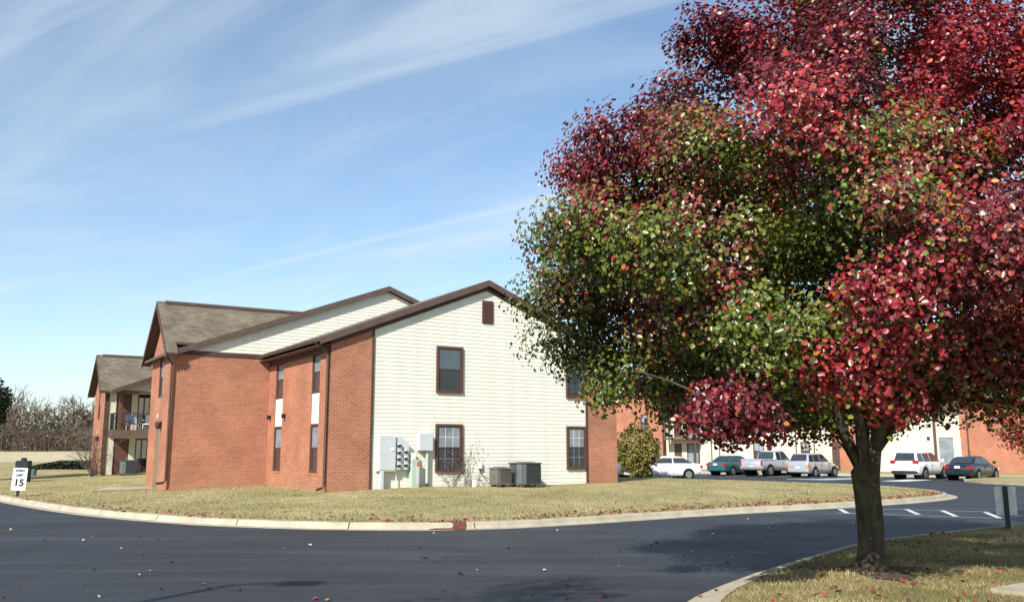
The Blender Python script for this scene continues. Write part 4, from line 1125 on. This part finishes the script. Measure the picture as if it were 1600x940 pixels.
pear_tree('pear_tree', TREE, 'large pear tree with crimson and green autumn leaves on the near island', prof([(1.7, 2.4), (2.0, 3.3), (2.4, 4.0), (2.9, 4.45), (3.4, 4.8), (3.8, 4.95), (4.2, 5.0), (4.75, 4.7), (5.2, 4.05), (5.9, 3.8), (6.3, 3.55), (6.8, 3.1), (7.45, 2.35), (7.95, 1.8), (8.6, 1.15), (9.0, .4)]),
          1.95, 8.9, 980, 345, 21, .168, 1.22, (.0, .0), .060, pear_colour(.0), parts=300, depth=.88, lobes=.06,
          extra=[(-2.4, -2.7, 1.74), (-2.7, -2.8, 1.85), (-2.3, -2.9, 1.95), (-2.0, -2.5, 1.80), (-2.55, -2.4, 2.1), (-2.15, -2.5, 2.25),
                 (-3.6, -1.5, 2.2), (-3.35, -1.4, 2.45), (-4.2, -.1, 4.3), (-4.1, .3, 3.8), (-4.0, -.5, 3.5), (-3.9, -.5, 4.5), (-1.3, 0, 7.6), (-.9, -.5, 7.9), (-1.0, .5, 7.7), (-.6, 0, 8.2), (-1.5, -.4, 7.2)])
pear_tree('pear_tree', (13.05, 20.6, .15), 'smaller pear tree with brownish red leaves beside the back of the small sign', prof([(1.2, 1.0), (1.7, 2.2), (2.6, 2.7), (3.6, 2.6), (5, 1.8), (6.2, .3)]),
          1.35, 6.1, 150, 210, 5, .11, 1.1, (0, 0), .072, pear_colour(.6, 0), cl_r=.4)
pear_tree('pear_tree', (-5.3, -1.0, .0), 'pear tree standing behind the viewpoint, seen only by its shadow on the road', prof([(1.8, 1.6), (2.6, 2.6), (4.5, 3.0), (7, 2.4), (8.8, 1.4), (9.8, .2)]),
          2.2, 9.7, 210, 110, 8, .17, 1.6, (0, 0), .11, pear_colour(.4), cl_r=.55)

# rounded shrub at the corner of the building
def shrub(name, loc, rx, rz, n, size, cols, label, cat, rs, trunk=True, sq=1.0, group=None, zc=None, m='shrubleaf', lump=.2):
    t = tag(empty(name, loc), label, cat, group); zc = zc or rz * 1.05
    d = rs.normal(size=(n, 3)); d /= np.linalg.norm(d, axis=1)[:, None]
    lob = 1 + lump * np.array([noise.noise(Vector(v * 2.3)) + .5 * noise.noise(Vector(v * 5.1)) for v in d])
    r_ = (rs.uniform(size=n) ** .30) * lob
    P = d * r_[:, None] * np.array((rx, rx * sq, rz)) + np.array((0, 0, zc)); P[:, 2] = np.maximum(P[:, 2], .04)
    V, F = leaf_arrays(P, d + rs.normal(size=(n, 3)) * .8 + np.array((0, 0, .4)), size * rs.uniform(.7, 1.3, n), rs)
    cn = np.array([noise.noise(Vector(p * (1.6 / rx))) for p in P]); k = ((cn * .9 + .5 + rs.normal(size=n) * .22) * len(cols)).astype(int).clip(0, len(cols) - 1)
    c = np.array(cols)[k] * rs.uniform(.7, 1.3, (n, 1))
    o = np_mesh('crown', V, F, M[m], np.repeat(c, 6, 0), t); o['kind'] = 'stuff'
    if trunk:
        b = MB()
        for i in range(5):
            a = i * 1.257; b.tube([(.05 * math.cos(a), .05 * math.sin(a), -.05), (.18 * rx * math.cos(a), .18 * rx * math.sin(a), zc * .5), (.5 * rx * math.cos(a), .5 * rx * math.sin(a), zc)], [.045, .03, .012], 5)
        b.build('stem', M['bark'], t)
    return t
rs = np.random.RandomState(5)
shrub('shrub', (7.1, 52.6, .14), 1.26, 1.36, 9000, .12, [(.16, .17, .035), (.21, .19, .045), (.25, .17, .06), (.13, .15, .03), (.22, .15, .05)], 'big rounded olive shrub at the brick corner of the building', 'shrub', rs, zc=1.58, lump=.42)
shrub('shrub', (7.75, 53.2, .1), .34, .42, 900, .10, [(.20, .30, .05), (.15, .24, .04)], 'small bright green shrub in front of the white car', 'shrub', rs)
shrub('tree', (-27.0, 45.5, .5), 1.75, 1.75, 9000, .16, [(.018, .032, .012), (.028, .045, .016), (.012, .022, .010)], 'dark evergreen tree at the edge of the lawn by the wood', 'tree', rs, zc=3.5)
# low dark hedge
def hedge(name, p0, p1, ht, n, cols, label, rs):
    p0, p1 = np.array(p0), np.array(p1); t = tag(empty(name, (*p0, ground(*p0))), label, 'hedge')
    u = rs.uniform(size=n); h = ht * np.minimum(1, .25 + u * 2.2); d = p1 - p0; nn = np.array((-d[1], d[0])) / np.linalg.norm(d)
    v = rs.uniform(-1, 1, n); z = rs.uniform(size=n) ** .6 * h * (1 - .25 * v * v)
    P = np.c_[u[:, None] * d + nn * (v * .45)[:, None], z]
    V, F = leaf_arrays(P, rs.normal(size=(n, 3)) + np.array((0, -.6, .6)), .10 * rs.uniform(.7, 1.3, n), rs)
    c = np.array(cols)[rs.randint(0, len(cols), n)] * rs.uniform(.7, 1.3, (n, 1))
    o = np_mesh('foliage', V, F, M['shrubleaf'], np.repeat(c, 6, 0), t); o['kind'] = 'stuff'; return t
hedge('hedge', (-32.2, 60.5), (-25.0, 61.5), .62, 10000, [(.022, .028, .016), (.030, .034, .02), (.016, .022, .014)], 'low dark hedge along the grass beyond the far wing', rs)

# bare twiggy shrubs
def bare_shrub(name, loc, h, n, spread, label, rs, flecks=0, m='twig', rz=0, flat=1.0, r0=.010):
    t = tag(empty(name, loc, rz), label, 'shrub'); b = MB(); tips = []
    for i in range(n):
        a = rs.uniform(0, 6.28); s = rs.uniform(.25, 1) * spread; p = np.array((rs.normal() * .06, rs.normal() * .06 * flat, -.05)); pts = [p.copy()]
        d = np.array((math.cos(a) * s, math.sin(a) * s * flat, 1.0)); d /= np.linalg.norm(d); L_ = h * rs.uniform(.55, 1.05)
        for k in range(5):
            d = d + rs.normal(size=3) * .12 * np.array((1, flat, 1)); d /= np.linalg.norm(d); p = p + d * L_ / 5; pts.append(p.copy())
            if k > 0:
                for _ in range(2):
                    e = d + rs.normal(size=3) * .55 * np.array((1, flat, 1)); e /= np.linalg.norm(e); q = p + e * L_ * rs.uniform(.12, .26)
                    q2 = q + (e + rs.normal(size=3) * .3 * np.array((1, flat, 1))) * L_ * .12; b.tube([p, q, q2], [r0 * .55, r0 * .4, r0 * .25], 3, cap=False); tips += [q, q2]
        b.tube(pts, [r0, r0 * .9, r0 * .8, r0 * .7, r0 * .55, r0 * .3], 4, cap=False)
    b.build('branches', M[m], t, normals=False)
    if flecks:
        T_ = np.array(tips)[rs.randint(0, len(tips), flecks)] + rs.normal(size=(flecks, 3)) * .02 * np.array((1, flat, 1))
        V, F = leaf_arrays(T_, rs.normal(size=(flecks, 3)) + np.array((0, -.5, .3)), .05 * rs.uniform(.7, 1.3, flecks), rs)
        c = np.array([(.30, .03, .05), (.22, .05, .05), (.10, .09, .05), (.13, .05, .05)])[rs.randint(0, 4, flecks)]
        o = np_mesh('leaves', V, F, M['shrubleaf'], np.repeat(c, 6, 0), t); o['kind'] = 'stuff'
    return t
p = W(4.45, -.42); bare_shrub('bare_shrub', (*p[:2], base_z(4.45, -.42)), 1.0, 10, .9, 'nearly bare shrub with red leaves under the lower window', rs, 90, rz=BA, flat=.5)
p = W(5.15, -.28); bare_shrub('bare_shrub', (*p[:2], base_z(5.15, -.28)), 1.55, 5, .40, 'thin bare climbing twigs on the cream wall beside the small air conditioner', rs, 60, rz=BA, flat=.35, r0=.008)
p = W(-3.85, 24.6); bare_shrub('bare_shrub', (*p[:2], base_z(-3.85, 24.6)), 2.3, 26, .65, 'leafless pale shrub at the corner of the far brick wing', rs, 0, r0=.016)

# bare wood on the rise: one mass
def bare_wood(rs):
    b = MB(); Vs = []; Fs = []; off = 0
    def seg(p, q, r1, r2):
        nonlocal off
        d = q - p; d = d / (np.linalg.norm(d) + 1e-9); u = np.cross(d, (0.3, .9, .1)); u /= np.linalg.norm(u) + 1e-9; v = np.cross(d, u)
        for (c, r_) in ((p, r1), (q, r2)):
            for k in range(3):
                a = 2.094 * k; Vs.append(c + r_ * (u * math.cos(a) + v * math.sin(a)))
        for k in range(3): j = (k + 1) % 3; Fs.append((off + k, off + j, off + 3 + j, off + 3 + k))
        off += 6
    def rec(p, d, L_, r_, lev):
        q = p + d * L_; seg(p, q, r_, max(.03, r_ * .7))
        if lev == 0: return
        for _ in range(rs.randint(2, 5)):
            e = d + rs.normal(size=3) * (.42 if lev > 2 else .6); e[2] += .12; e /= np.linalg.norm(e)
            rec(p + d * L_ * rs.uniform(.55, 1), e, L_ * rs.uniform(.58, .8), r_ * .58, lev - 1)
    for i in range(190):
        x = rs.uniform(-124, -32); y = rs.uniform(128, 185)
        hgt = rs.uniform(2.6, 4.7) * (1.12 if x < -85 else .92)
        rec(np.array((x, y, 1.6)), np.array((rs.normal() * .06, rs.normal() * .06, 1.)), hgt, .20, 4)
    # thicket of brush along the foot
    for i in range(4200):
        x = rs.uniform(-125, -25); y = rs.uniform(124, 178); h = rs.uniform(1.2, 4.6)
        p = np.array((x, y, 1.6)); d = np.array((rs.normal() * .22, rs.normal() * .22, 1.)); q = p + d * h * .6; seg(p, q, .075, .055)
        for _ in range(3): seg(q, q + np.array((rs.normal() * .9, rs.normal() * .9, rs.uniform(.3, 1.0))) * h * .4, .05, .03)
    o = np_mesh('bare_wood', np.array(Vs), np.array(Fs), M['wood'])
    tag(o, 'grey brown leafless wood on the rise beyond the lawn', 'wood', kind='stuff')
    n = 16000
    P = np.c_[rs.uniform(-130, -20, n), rs.uniform(126, 185, n), 1.6 + rs.uniform(size=n) ** 1.3 * 6.5]
    V, F = leaf_arrays(P, rs.normal(size=(n, 3)) + np.array((0, -1, .5)), .42 * rs.uniform(.5, 1.3, n), rs)
    c = np.array([(.10, .085, .05), (.13, .10, .065), (.085, .085, .045), (.15, .115, .08)])[rs.randint(0, 4, n)]
    o = np_mesh('undergrowth', V, F, M['shrubleaf'], np.repeat(c, 6, 0)); tag(o, 'dull brown undergrowth at the foot of the leafless wood', 'undergrowth', kind='stuff')
bare_wood(np.random.RandomState(17))
shrub('tree', (-64, 150, 1.6), 3.6, 2.7, 5000, .5, [(.075, .068, .042), (.09, .078, .05), (.10, .08, .055)], 'round dark tree rising out of the leafless wood', 'tree', rs, zc=6.3, trunk=True)

# grass blades
def blades(name, P, z, h, wd, cols, label, rs):
    n = len(P); a = rs.uniform(0, 6.28, n); dx = np.c_[np.cos(a), np.sin(a), np.zeros(n)] * (wd * rs.uniform(.6, 1.3, n))[:, None]
    le = rs.normal(size=(n, 2)) * .55; hh = h * rs.uniform(.45, 1.25, n)
    B = np.c_[P, z - .01]; T = B + np.c_[le * hh[:, None], hh]
    V = np.stack([B - dx, B + dx, T], 1).reshape(-1, 3); F = np.arange(3 * n).reshape(-1, 3)
    o = np_mesh(name, V, F, M['grass'], np.repeat(cols, 3, 0)); return tag(o, label, 'grass', kind='stuff')
def grass_cols(P, rs, dry, green, f=.35, seed=3.3, greens=()):
    k = np.array([noise.noise(Vector((p[0] * f, p[1] * f, seed))) + .5 * noise.noise(Vector((p[0] * f * 4, p[1] * f * 4, seed))) for p in P]) + rs.normal(size=len(P)) * .25
    for (x, y, r_) in greens: k += 1.8 * np.exp(-((P[:, 0] - x) ** 2 + (P[:, 1] - y) ** 2) / r_ ** 2)
    t_ = np.clip(k * 1.4 + .30, 0, 1)[:, None]
    dk = np.array([noise.noise(Vector((p[0] * 1.3, p[1] * 1.3, 8.8))) for p in P])[:, None]
    return (np.array(dry) * (1 - t_) + np.array(green) * t_) * rs.uniform(.7, 1.3, (len(P), 1)) * (1 + .45 * dk)
def tri_h(P, o):
    """height of the sheet under the points (nearest grid estimate)"""
    return o(P)
rs = np.random.RandomState(23)
n = 260000
P = np.c_[rs.uniform(-26, 18, n), rs.uniform(20.5, 58, n)]
keep = rs.uniform(size=n) < np.clip(24 / P[:, 1], .12, 1) ** 1.6
P = P[keep]; P = P[inside(P, np.array(lawn_poly))]
loc_ = np.c_[(P[:, 0] + 6.02) * ca + (P[:, 1] - 30.1) * sa, -(P[:, 0] + 6.02) * sa + (P[:, 1] - 30.1) * ca]
P = P[~((loc_[:, 0] > -.02) & (loc_[:, 0] < 12) & (loc_[:, 1] > -.02)) & ~((loc_[:, 0] > -3.64) & (loc_[:, 1] > 6.7) & (loc_[:, 1] < 26))]
gp = W(-1.3, .6)
blades('lawn_grass', P, lawn_h(P), .055, .012, grass_cols(P, rs, (.43, .365, .20), (.17, .19, .06), greens=[(gp[0], gp[1], .8), (gp[0] + .9, gp[1] - 1.0, .5)]), 'short dry grass of the lawn around the building', rs)
n = 210000
P = np.c_[1.5 + 15 * rs.uniform(size=n), 8.2 + 16 * rs.uniform(size=n) ** 1.3]; P = P[inside(P, np.array(near_poly))]
d = np.hypot(P[:, 0] - 4.67, P[:, 1] - 12.21)
P = P[(d > .62 + .25 * np.sin(np.arctan2(P[:, 1] - 12.21, P[:, 0] - 4.67) * 3)) | (rs.uniform(size=len(P)) < .12)]
q = (P[:, 0] - 5.25) * .585 - (P[:, 1] - 10.35) * .811; P = P[~((q > 0) & (P[:, 0] > 5.0) & (P[:, 1] < 12.8) & (q < 1.45))] if False else P
blades('island_grass', P, near_h(P), .055, .006, grass_cols(P, rs, (.42, .335, .175), (.15, .15, .055), .8), 'short dry grass of the near island under the pear tree', rs)
# mulch ring round the trunk
b = MB(); vs = [(4.67, 12.21, float(near_h(np.array([[4.67, 12.21]]))[0]) + .02)]; fs = []
for i in range(28):
    a = 2 * math.pi * i / 28; r_ = .62 + .22 * math.sin(a * 3) + .1 * rnd.uniform(-1, 1); x, y = 4.67 + r_ * math.cos(a), 12.21 + r_ * math.sin(a)
    vs.append((x, y, float(near_h(np.array([[x, y]]))[0]) + .012)); fs.append((0, 1 + i, 1 + (i + 1) % 28))
tag(b.add(vs, fs).build('mulch_ring', M['mulch'], normals=False), kind='structure')

# fallen leaves
FALL = np.array([(.30, .035, .03), (.38, .06, .04), (.20, .03, .028), (.27, .10, .06), (.36, .21, .13), (.15, .045, .03)])
def flat_leaves(name, P, z, size, label, rs):
    n = len(P); N = np.c_[rs.normal(size=(n, 2)) * .35, np.ones(n)]
    V, F = leaf_arrays(np.c_[P, z], N, size * rs.uniform(.7, 1.25, n), rs)
    o = np_mesh(name, V, F, M['fallen'], np.repeat(FALL[rs.randint(0, len(FALL), n)], 6, 0)); return tag(o, label, 'leaves', kind='stuff')
seg = LAWN_EDGE[(LAWN_EDGE[:, 0] > -19) & (LAWN_EDGE[:, 0] < 16.5) & (LAWN_EDGE[:, 1] < 36)]
n = 2300
k = rs.randint(0, len(seg), n); w_ = np.clip((seg[k][:, 0] + 20) / 24, .12, 1)
k = k[rs.uniform(size=n) < w_]; n = len(k); tg = np.gradient(LAWN_EDGE, axis=0)
P = seg[k] + rs.uniform(-.35, .35, (n, 2)); P[:, 1] += rs.exponential(.42, n) - .05; P = P[inside(P, np.array(lawn_poly))]
flat_leaves('fallen_leaves', P, lawn_h(P) + .035, .075, 'red fallen leaves drifted along the edge of the lawn', rs)
n = 900; k = rs.randint(0, len(seg), n); P = seg[k] + rs.uniform(-.12, .12, (n, 2)); cl = np.array([noise.noise(Vector((p[0] * .9, p[1] * .9, 2))) for p in P]); P = P[cl > .18]
d = dist_line(P, FRONT); P = P[(d < .47) & (d > .38)]
flat_leaves('fallen_leaves', P, np.full(len(P), .15), .075, 'red fallen leaves lying on top of the far kerb', rs)
n = 1500; c = np.array((9.2, 33)); P = np.c_[rs.uniform(0, 16, n), rs.uniform(24, 40, n)]; P = P[inside(P, np.array(lawn_poly))]; P = P[rs.uniform(size=len(P)) < np.exp(-dist_line(P, FRONT) / 2.2)]
flat_leaves('fallen_leaves', P, lawn_h(P) + .035, .07, 'red fallen leaves scattered over the tip of the lawn', rs)
n = 2600; P = np.c_[1.5 + 12 * rs.uniform(size=n), 8.5 + 12 * rs.uniform(size=n)]; cl = np.array([noise.noise(Vector((p[0] * 1.1, p[1] * 1.1, 5))) for p in P]); P = P[(cl + rs.uniform(size=len(P)) * .6) > .42]; P = P[inside(P, np.array(near_poly))]
flat_leaves('fallen_leaves', P, near_h(P) + .03, .07, 'red fallen leaves under the large pear tree', rs)
n = 260; k = rs.randint(0, len(NEAR), n); P = NEAR[k] + rs.normal(size=(n, 2)) * .25; d = dist_line(P, NEAR); P = P[(d < .3) & (P[:, 1] > 8)]; P = P[inside(P, np.vstack([NEAR, [(40, -12), (40, 33)]]))]
flat_leaves('fallen_leaves', P, np.full(len(P), .018), .07, 'red fallen leaves lying in the gutter of the near island', rs)
vars_ = []
for c in np.vstack([FALL, [(.5, .33, .1), (.55, .5, .42)]]):
    o = np_mesh('fallen_leaf', LEAF * np.array((1, 1, 1.6)) - np.array((0, .5, 0)), LEAF_F, M['fallen'], np.repeat(c[None], 6, 0)); vars_.append(o.data); bpy.data.objects.remove(o)
i = 0
while i < 110:
    y = rs.uniform(9.8, 26); x = rs.uniform(-.56, .45) * y; pt = np.array([[x, y]])
    if inside(pt, np.array(lawn_poly))[0] or inside(pt, np.array(near_poly))[0] or dist_line(pt, FRONT)[0] < .6 or dist_line(pt, NEAR)[0] < .6 or y > 24: continue
    fr = inside(pt, np.vstack([FRONT, [(2, 62), (-110, 150), (-110, 66)]]))[0]
    if fr: continue
    o = bpy.data.objects.new('fallen_leaf', vars_[rs.choice([0, 0, 1, 2, 3, 4, 5, 6, 7])]); link(o)
    s_ = .065 * rs.uniform(.6, 1.3); o.scale = (s_, s_, s_); o.location = (x, y, .012); o.rotation_euler = (rs.normal() * .25, rs.normal() * .25, rs.uniform(0, 6.28))
    tag(o, 'small fallen leaf lying on the dark asphalt of the road', 'leaf', 'fallen leaves on the road'); i += 1

# ================================================================ CARS
def car(name, loc, az, paint, label, kind='sedan', cat='car'):
    t = tag(empty(name, (*loc, 0), R(90 - az)), label, cat)
    S = dict(
        sedan=dict(L=4.6, w=.87, st=[(-2.3, .45, .78, .72), (-2.2, .30, .95, .80), (-1.7, .22, 1.00, .86), (-.9, .20, .98, .87), (.6, .20, .95, .87), (1.3, .20, .90, .86), (2.0, .24, .80, .80), (2.22, .30, .70, .72), (2.3, .40, .60, .62)],
                   gh=(-1.78, -1.02, .22, 1.10, .97, .955, 1.43), wb=(1.42, -1.32), R=.31, doors=(-.35,)),
        wagon=dict(L=4.3, w=.85, st=[(-2.12, .45, .85, .74), (-2.08, .30, 1.05, .80), (-1.5, .22, 1.06, .84), (-.6, .20, 1.02, .85), (.6, .20, 1.00, .84), (1.1, .22, .98, .80), (1.8, .26, .90, .66), (2.1, .32, .74, .58), (2.18, .40, .6, .5)],
                   gh=(-2.0, -1.72, .15, .92, 1.04, 1.0, 1.60), wb=(1.35, -1.27), R=.32, doors=(-.45, -1.25)),
        suv=dict(L=4.75, w=.92, st=[(-2.35, .50, .95, .82), (-2.32, .36, 1.08, .87), (-1.7, .28, 1.10, .91), (-.6, .26, 1.08, .92), (.8, .26, 1.06, .92), (1.4, .28, 1.02, .90), (2.1, .32, .92, .84), (2.32, .40, .78, .74), (2.4, .46, .66, .64)],
                 gh=(-2.25, -1.98, .35, 1.18, 1.08, 1.06, 1.72), wb=(1.45, -1.38), R=.36, doors=(-.35, -1.3)),
        truck=dict(L=5.3, w=.92, st=[(-2.65, .55, 1.05, .88), (-2.62, .42, 1.12, .90), (-1.0, .38, 1.12, .92), (.3, .36, 1.10, .92), (1.2, .36, 1.08, .92), (1.5, .36, 1.08, .90), (2.3, .40, 1.0, .88), (2.6, .46, .86, .82), (2.65, .55, .7, .74)],
                   gh=(-.72, -.60, .62, 1.28, 1.09, 1.08, 1.78), wb=(1.65, -1.62), R=.38, doors=(0.0,)),
    )[kind]
    pm = paint
    # lower body: rings along the length
    ring = lambda x, zb, zt, w_: [(x, -w_ * .86, zb), (x, -w_ * .97, zb + .12), (x, -w_, zb + (zt - zb) * .45), (x, -w_ * .975, zb + (zt - zb) * .75), (x, -w_ * .90, zt - .035), (x, -w_ * .76, zt),
                                  (x, w_ * .76, zt), (x, w_ * .90, zt - .035), (x, w_ * .975, zb + (zt - zb) * .75), (x, w_, zb + (zt - zb) * .45), (x, w_ * .97, zb + .12), (x, w_ * .86, zb)]
    tab = np.array(S['st']); xs = np.unique(np.r_[tab[:, 0], np.linspace(tab[0, 0], tab[-1, 0], 22)])
    def sm(c):
        y = np.interp(xs, tab[:, 0], tab[:, c]); return y
    b = MB(); vs = []
    for i, x in enumerate(xs): vs += ring(x, sm(1)[i], sm(2)[i], sm(3)[i])
    n = 12; fs = [(i * n + k, i * n + (k + 1) % n, (i + 1) * n + (k + 1) % n, (i + 1) * n + k) for i in range(len(xs) - 1) for k in range(n)]
    fs += [tuple(range(n)), tuple((len(xs) - 1) * n + k for k in range(n - 1, -1, -1))]
    body = b.add(vs, fs).build('body', pm, t, smooth=True)
    w_ = S['w']; xbr, xtr, xtf, xbf, zbr, zbf, zt = S['gh']
    wb_, wt = w_ * .90, w_ * .68
    xm = (xtr + xtf) / 2
    pts = [(xbr, zbr - .03, wb_ * .9), (xtr, zt - .05, wt), (xm, zt, wt), (xtf, zt - .035, wt), (xbf, zbf - .03, wb_ * .93)]
    b = MB(); vs = []
    for x, z, hw in pts: vs += [(x, -hw, z), (x, hw, z)]
    for x, hw in ((xbr, wb_), (xtr, wb_), (xm, wb_), (xtf, wb_), (xbf, wb_)): vs += [(x, -hw, zbf - .06), (x, hw, zbf - .06)]
    fs = []
    for i in range(4): fs += [(2 * i, 2 * i + 1, 2 * i + 3, 2 * i + 2), (2 * i, 2 * i + 2, 10 + 2 * i + 2, 10 + 2 * i), (2 * i + 1, 10 + 2 * i + 1, 10 + 2 * i + 3, 2 * i + 3)]
    cab = b.add(vs, fs).build('cabin', pm, t)
    bm = bmesh.new(); bm.from_mesh(cab.data); bmesh.ops.bevel(bm, geom=[e for e in bm.edges if not e.is_boundary], offset=.05, segments=2, affect='EDGES'); bm.to_mesh(cab.data); bm.free()
    cab.data.polygons.foreach_set('use_smooth', [True] * len(cab.data.polygons))
    # side glass: panes between the pillars
    zb_, zc_ = zbf + .04, zt - .11
    def hw(z): return wb_ + (wt - wb_) * (z - (zbf - .06)) / (zt - .03 - zbf + .06) + .012
    def xr(z): return xbr + (xtr - xbr) * (z - zbr) / (zt - zbr)
    def xf(z): return xbf + (xtf - xbf) * (z - zbf) / (zt - zbf)
    cuts = sorted([None] and list(S['doors']), reverse=True)
    edges_f = [('f', None)] + [('c', c) for c in cuts] + [('r', None)]
    for sg in (-1, 1):
        for i in range(len(edges_f) - 1):
            def X(e, z, first):
                if e[0] == 'f': return xf(z) - .12
                if e[0] == 'r': return xr(z) + .13
                return e[1] + (-.035 if first else .035)
            A = [(X(edges_f[i], zb_, True), zb_), (X(edges_f[i + 1], zb_, False), zb_), (X(edges_f[i + 1], zc_, False), zc_), (X(edges_f[i], zc_, True), zc_)]
            if A[0][0] - A[1][0] < .08: continue
            if A[3][0] < A[2][0]: A[3] = (A[2][0] + .03, zc_)
            MB().add([(x, sg * hw(z), z) for x, z in A] + [(x, sg * (hw(z) - .03), z) for x, z in A], [(0, 1, 2, 3), (7, 6, 5, 4), (0, 4, 5, 1), (1, 5, 6, 2), (2, 6, 7, 3), (3, 7, 4, 0)]).build('side_window', M['carglass'], t)
        b = MB(); xm_ = xf(zb_) - .05; b.cbox(xm_ - .12, xm_ + .02, sg * (w_ + .09) - .08, sg * (w_ + .09) + .08, zb_ - .02, zb_ + .14, .02); b.build('mirror', pm, t)
        for xd in [xf(zbf) - .25] + list(S['doors']):
            MB().box(xd - .006, xd + .006, sg * w_ * .985 - .012, sg * w_ * .985 + .012, S['st'][3][1] + .16, zbf - .1).build('door_seam', M['well'], t)
        for xd in S['doors'][:2]: MB().box(xd + .06, xd + .22, sg * w_ * .985 - .025, sg * w_ * .985 + .025, zbf - .2, zbf - .16).build('door_handle', pm, t)
    for nm, xa, za, xb, zb2, o_ in (('windscreen', xf(zbf), zbf, xtf, zt - .035, 1), ('rear_window', xr(zbr), zbr, xtr, zt - .05, -1)):
        q = []
        for f_ in (.10, .90):
            x = xa + (xb - xa) * f_ + o_ * .012; z = za + (zb2 - za) * f_ + .012; h_ = (wb_ * .9 + (wt - wb_ * .9) * f_) - .09; q += [(x, -h_, z), (x, h_, z)]
        MB().add([q[0], q[1], q[3], q[2]] + [(p[0] - o_ * .03, p[1], p[2]) for p in (q[0], q[1], q[3], q[2])], [(0, 1, 2, 3), (7, 6, 5, 4), (0, 4, 5, 1), (1, 5, 6, 2), (2, 6, 7, 3), (3, 7, 4, 0)]).build(nm, M['carglass'], t)
    if kind == 'truck':
        MB().box(-2.5, -.8, -w_ * .72, w_ * .72, 1.1, 1.124).build('bed', M['well'], t)
        for sg in (-1, 1): MB().cbox(-2.6, -.76, sg * w_ * .84 - .07, sg * w_ * .84 + .07, 1.10, 1.20, .02).build('bed_rail', pm, t)
        MB().cbox(-2.64, -2.54, -w_ * .8, w_ * .8, 1.0, 1.20, .02).build('tailgate', pm, t)
        MB().cbox(-2.78, -2.6, -w_ * .9, w_ * .9, .50, .66, .03).build('bumper', M['rim'], t)
    # wheels
    Rw = S['R']
    for xw in S['wb']:
        for sg in (-1, 1):
            yo_ = sg * (w_ - .02)
            b = MB(); b.tube([(xw, sg * w_ * .5, Rw + .02), (xw, sg * (w_ + .004), Rw + .02)], Rw * 1.20, 20); b.build('wheel_arch', M['well'], t)
            wh = MB().tube([(xw, yo_ - sg * .2, Rw), (xw, yo_ - sg * .18, Rw), (xw, yo_ + sg * .0, Rw), (xw, yo_ + sg * .035, Rw)], [Rw * .88, Rw, Rw, Rw * .9], 20).build('wheel', M['tyre'], t)
            MB().tube([(xw, yo_ + sg * .03, Rw), (xw, yo_ + sg * .045, Rw)], [Rw * .66, Rw * .62], 16).build('rim', M['rim'], wh)
            b = MB()
            for k in range(5):
                a = k * 1.2566 + .3; b.tube([(xw + math.cos(a) * Rw * .2, yo_ + sg * .05, Rw + math.sin(a) * Rw * .2), (xw + math.cos(a + .35) * Rw * .52, yo_ + sg * .05, Rw + math.sin(a + .35) * Rw * .52)], Rw * .07, 4)
            b.build('spoke_gap', M['well'], wh)
    xr_, xf_ = S['st'][0][0], S['st'][-1][0]; z_t = S['st'][1][2]; wr = S['st'][1][3]
    for sg in (-1, 1):
        if kind == 'wagon': tl = (xr_ - .02, xr_ + .22, sg * wr * .97 - .07, sg * wr * .97 + .07, .66, .88); tm = 'amber'
        elif kind == 'suv': tl = (xr_ - .03, xr_ + .12, sg * wr * .80 - .17, sg * wr * .80 + .15, .98, 1.16); tm = 'tail'
        elif kind == 'truck': tl = (xr_ - .03, xr_ + .06, sg * wr * .92 - .07, sg * wr * .92 + .06, .74, 1.08); tm = 'tail'
        else: tl = (xr_ - .01, xr_ + .18, sg * wr * .84 - .17, sg * wr * .84 + .13, .70, .86); tm = 'tail'
        MB().cbox(*tl, .02).build('tail_light', M[tm], t)
        wf = S['st'][-2][3]; MB().cbox(xf_ - .22, xf_ + .0, sg * wf * .84 - .16, sg * wf * .84 + .12, .56, .70, .02).build('headlight', M['head'], t)
    zpl = .58 if kind in ('wagon', 'truck') else .72 if kind != 'suv' else .7
    MB().box(xr_ - .035, xr_ + .05, -.16, .16, zpl, zpl + .14).build('number_plate', M['plate'], t)
    if kind in ('sedan', 'suv', 'wagon'):
        MB().cbox(xr_ - .05, xr_ + .2, -wr * .93, wr * .93, .36, .54, .05).build('rear_bumper', pm if kind != 'suv' else M['black'], t)
        MB().cbox(xf_ - .2, xf_ + .05, -S['st'][-2][3] * .95, S['st'][-2][3] * .95, .30, .48, .05).build('front_bumper', pm, t)
        MB().box(xf_ - .03, xf_ + .056, -.3, .3, .485, .56).build('grille', M['well'], t)
    return t
PW = car_paint('paint_white', (.78, .79, .79), 0); PS = car_paint('paint_silver', (.50, .52, .55), .45); PN = car_paint('paint_navy', (.012, .018, .028), .2)
PT = car_paint('paint_teal', (.03, .12, .14), .3); PB = car_paint('paint_steel', (.22, .27, .34), .4); PW2 = car_paint('paint_white_two', (.72, .73, .70), 0)
car('parked_car', (9.35, 57.2), -104, PW, 'white sedan parked side-on next to the olive shrub')
car('parked_car', (6.3, 60.2), -104, PB, 'steel blue car mostly hidden behind the olive shrub')
HD = 47
car('parked_car', (16.3, 68.0), HD, PT, 'teal sedan seen from behind under the hanging red leaves')
car('parked_truck', (18.6, 66.2), HD, PS, 'silver pickup truck between the teal sedan and silver hatchback', 'truck', 'truck')
car('parked_car', (20.7, 63.4), HD, PS, 'silver tall hatchback with amber tail lights', 'wagon')
car('parked_car', (25.9, 58.6), HD, PW2, 'white sport utility car behind the pear trunk', 'suv')
car('parked_car', (28.2, 56.6), HD, PN, 'dark navy sedan parked beside the white sport utility car')
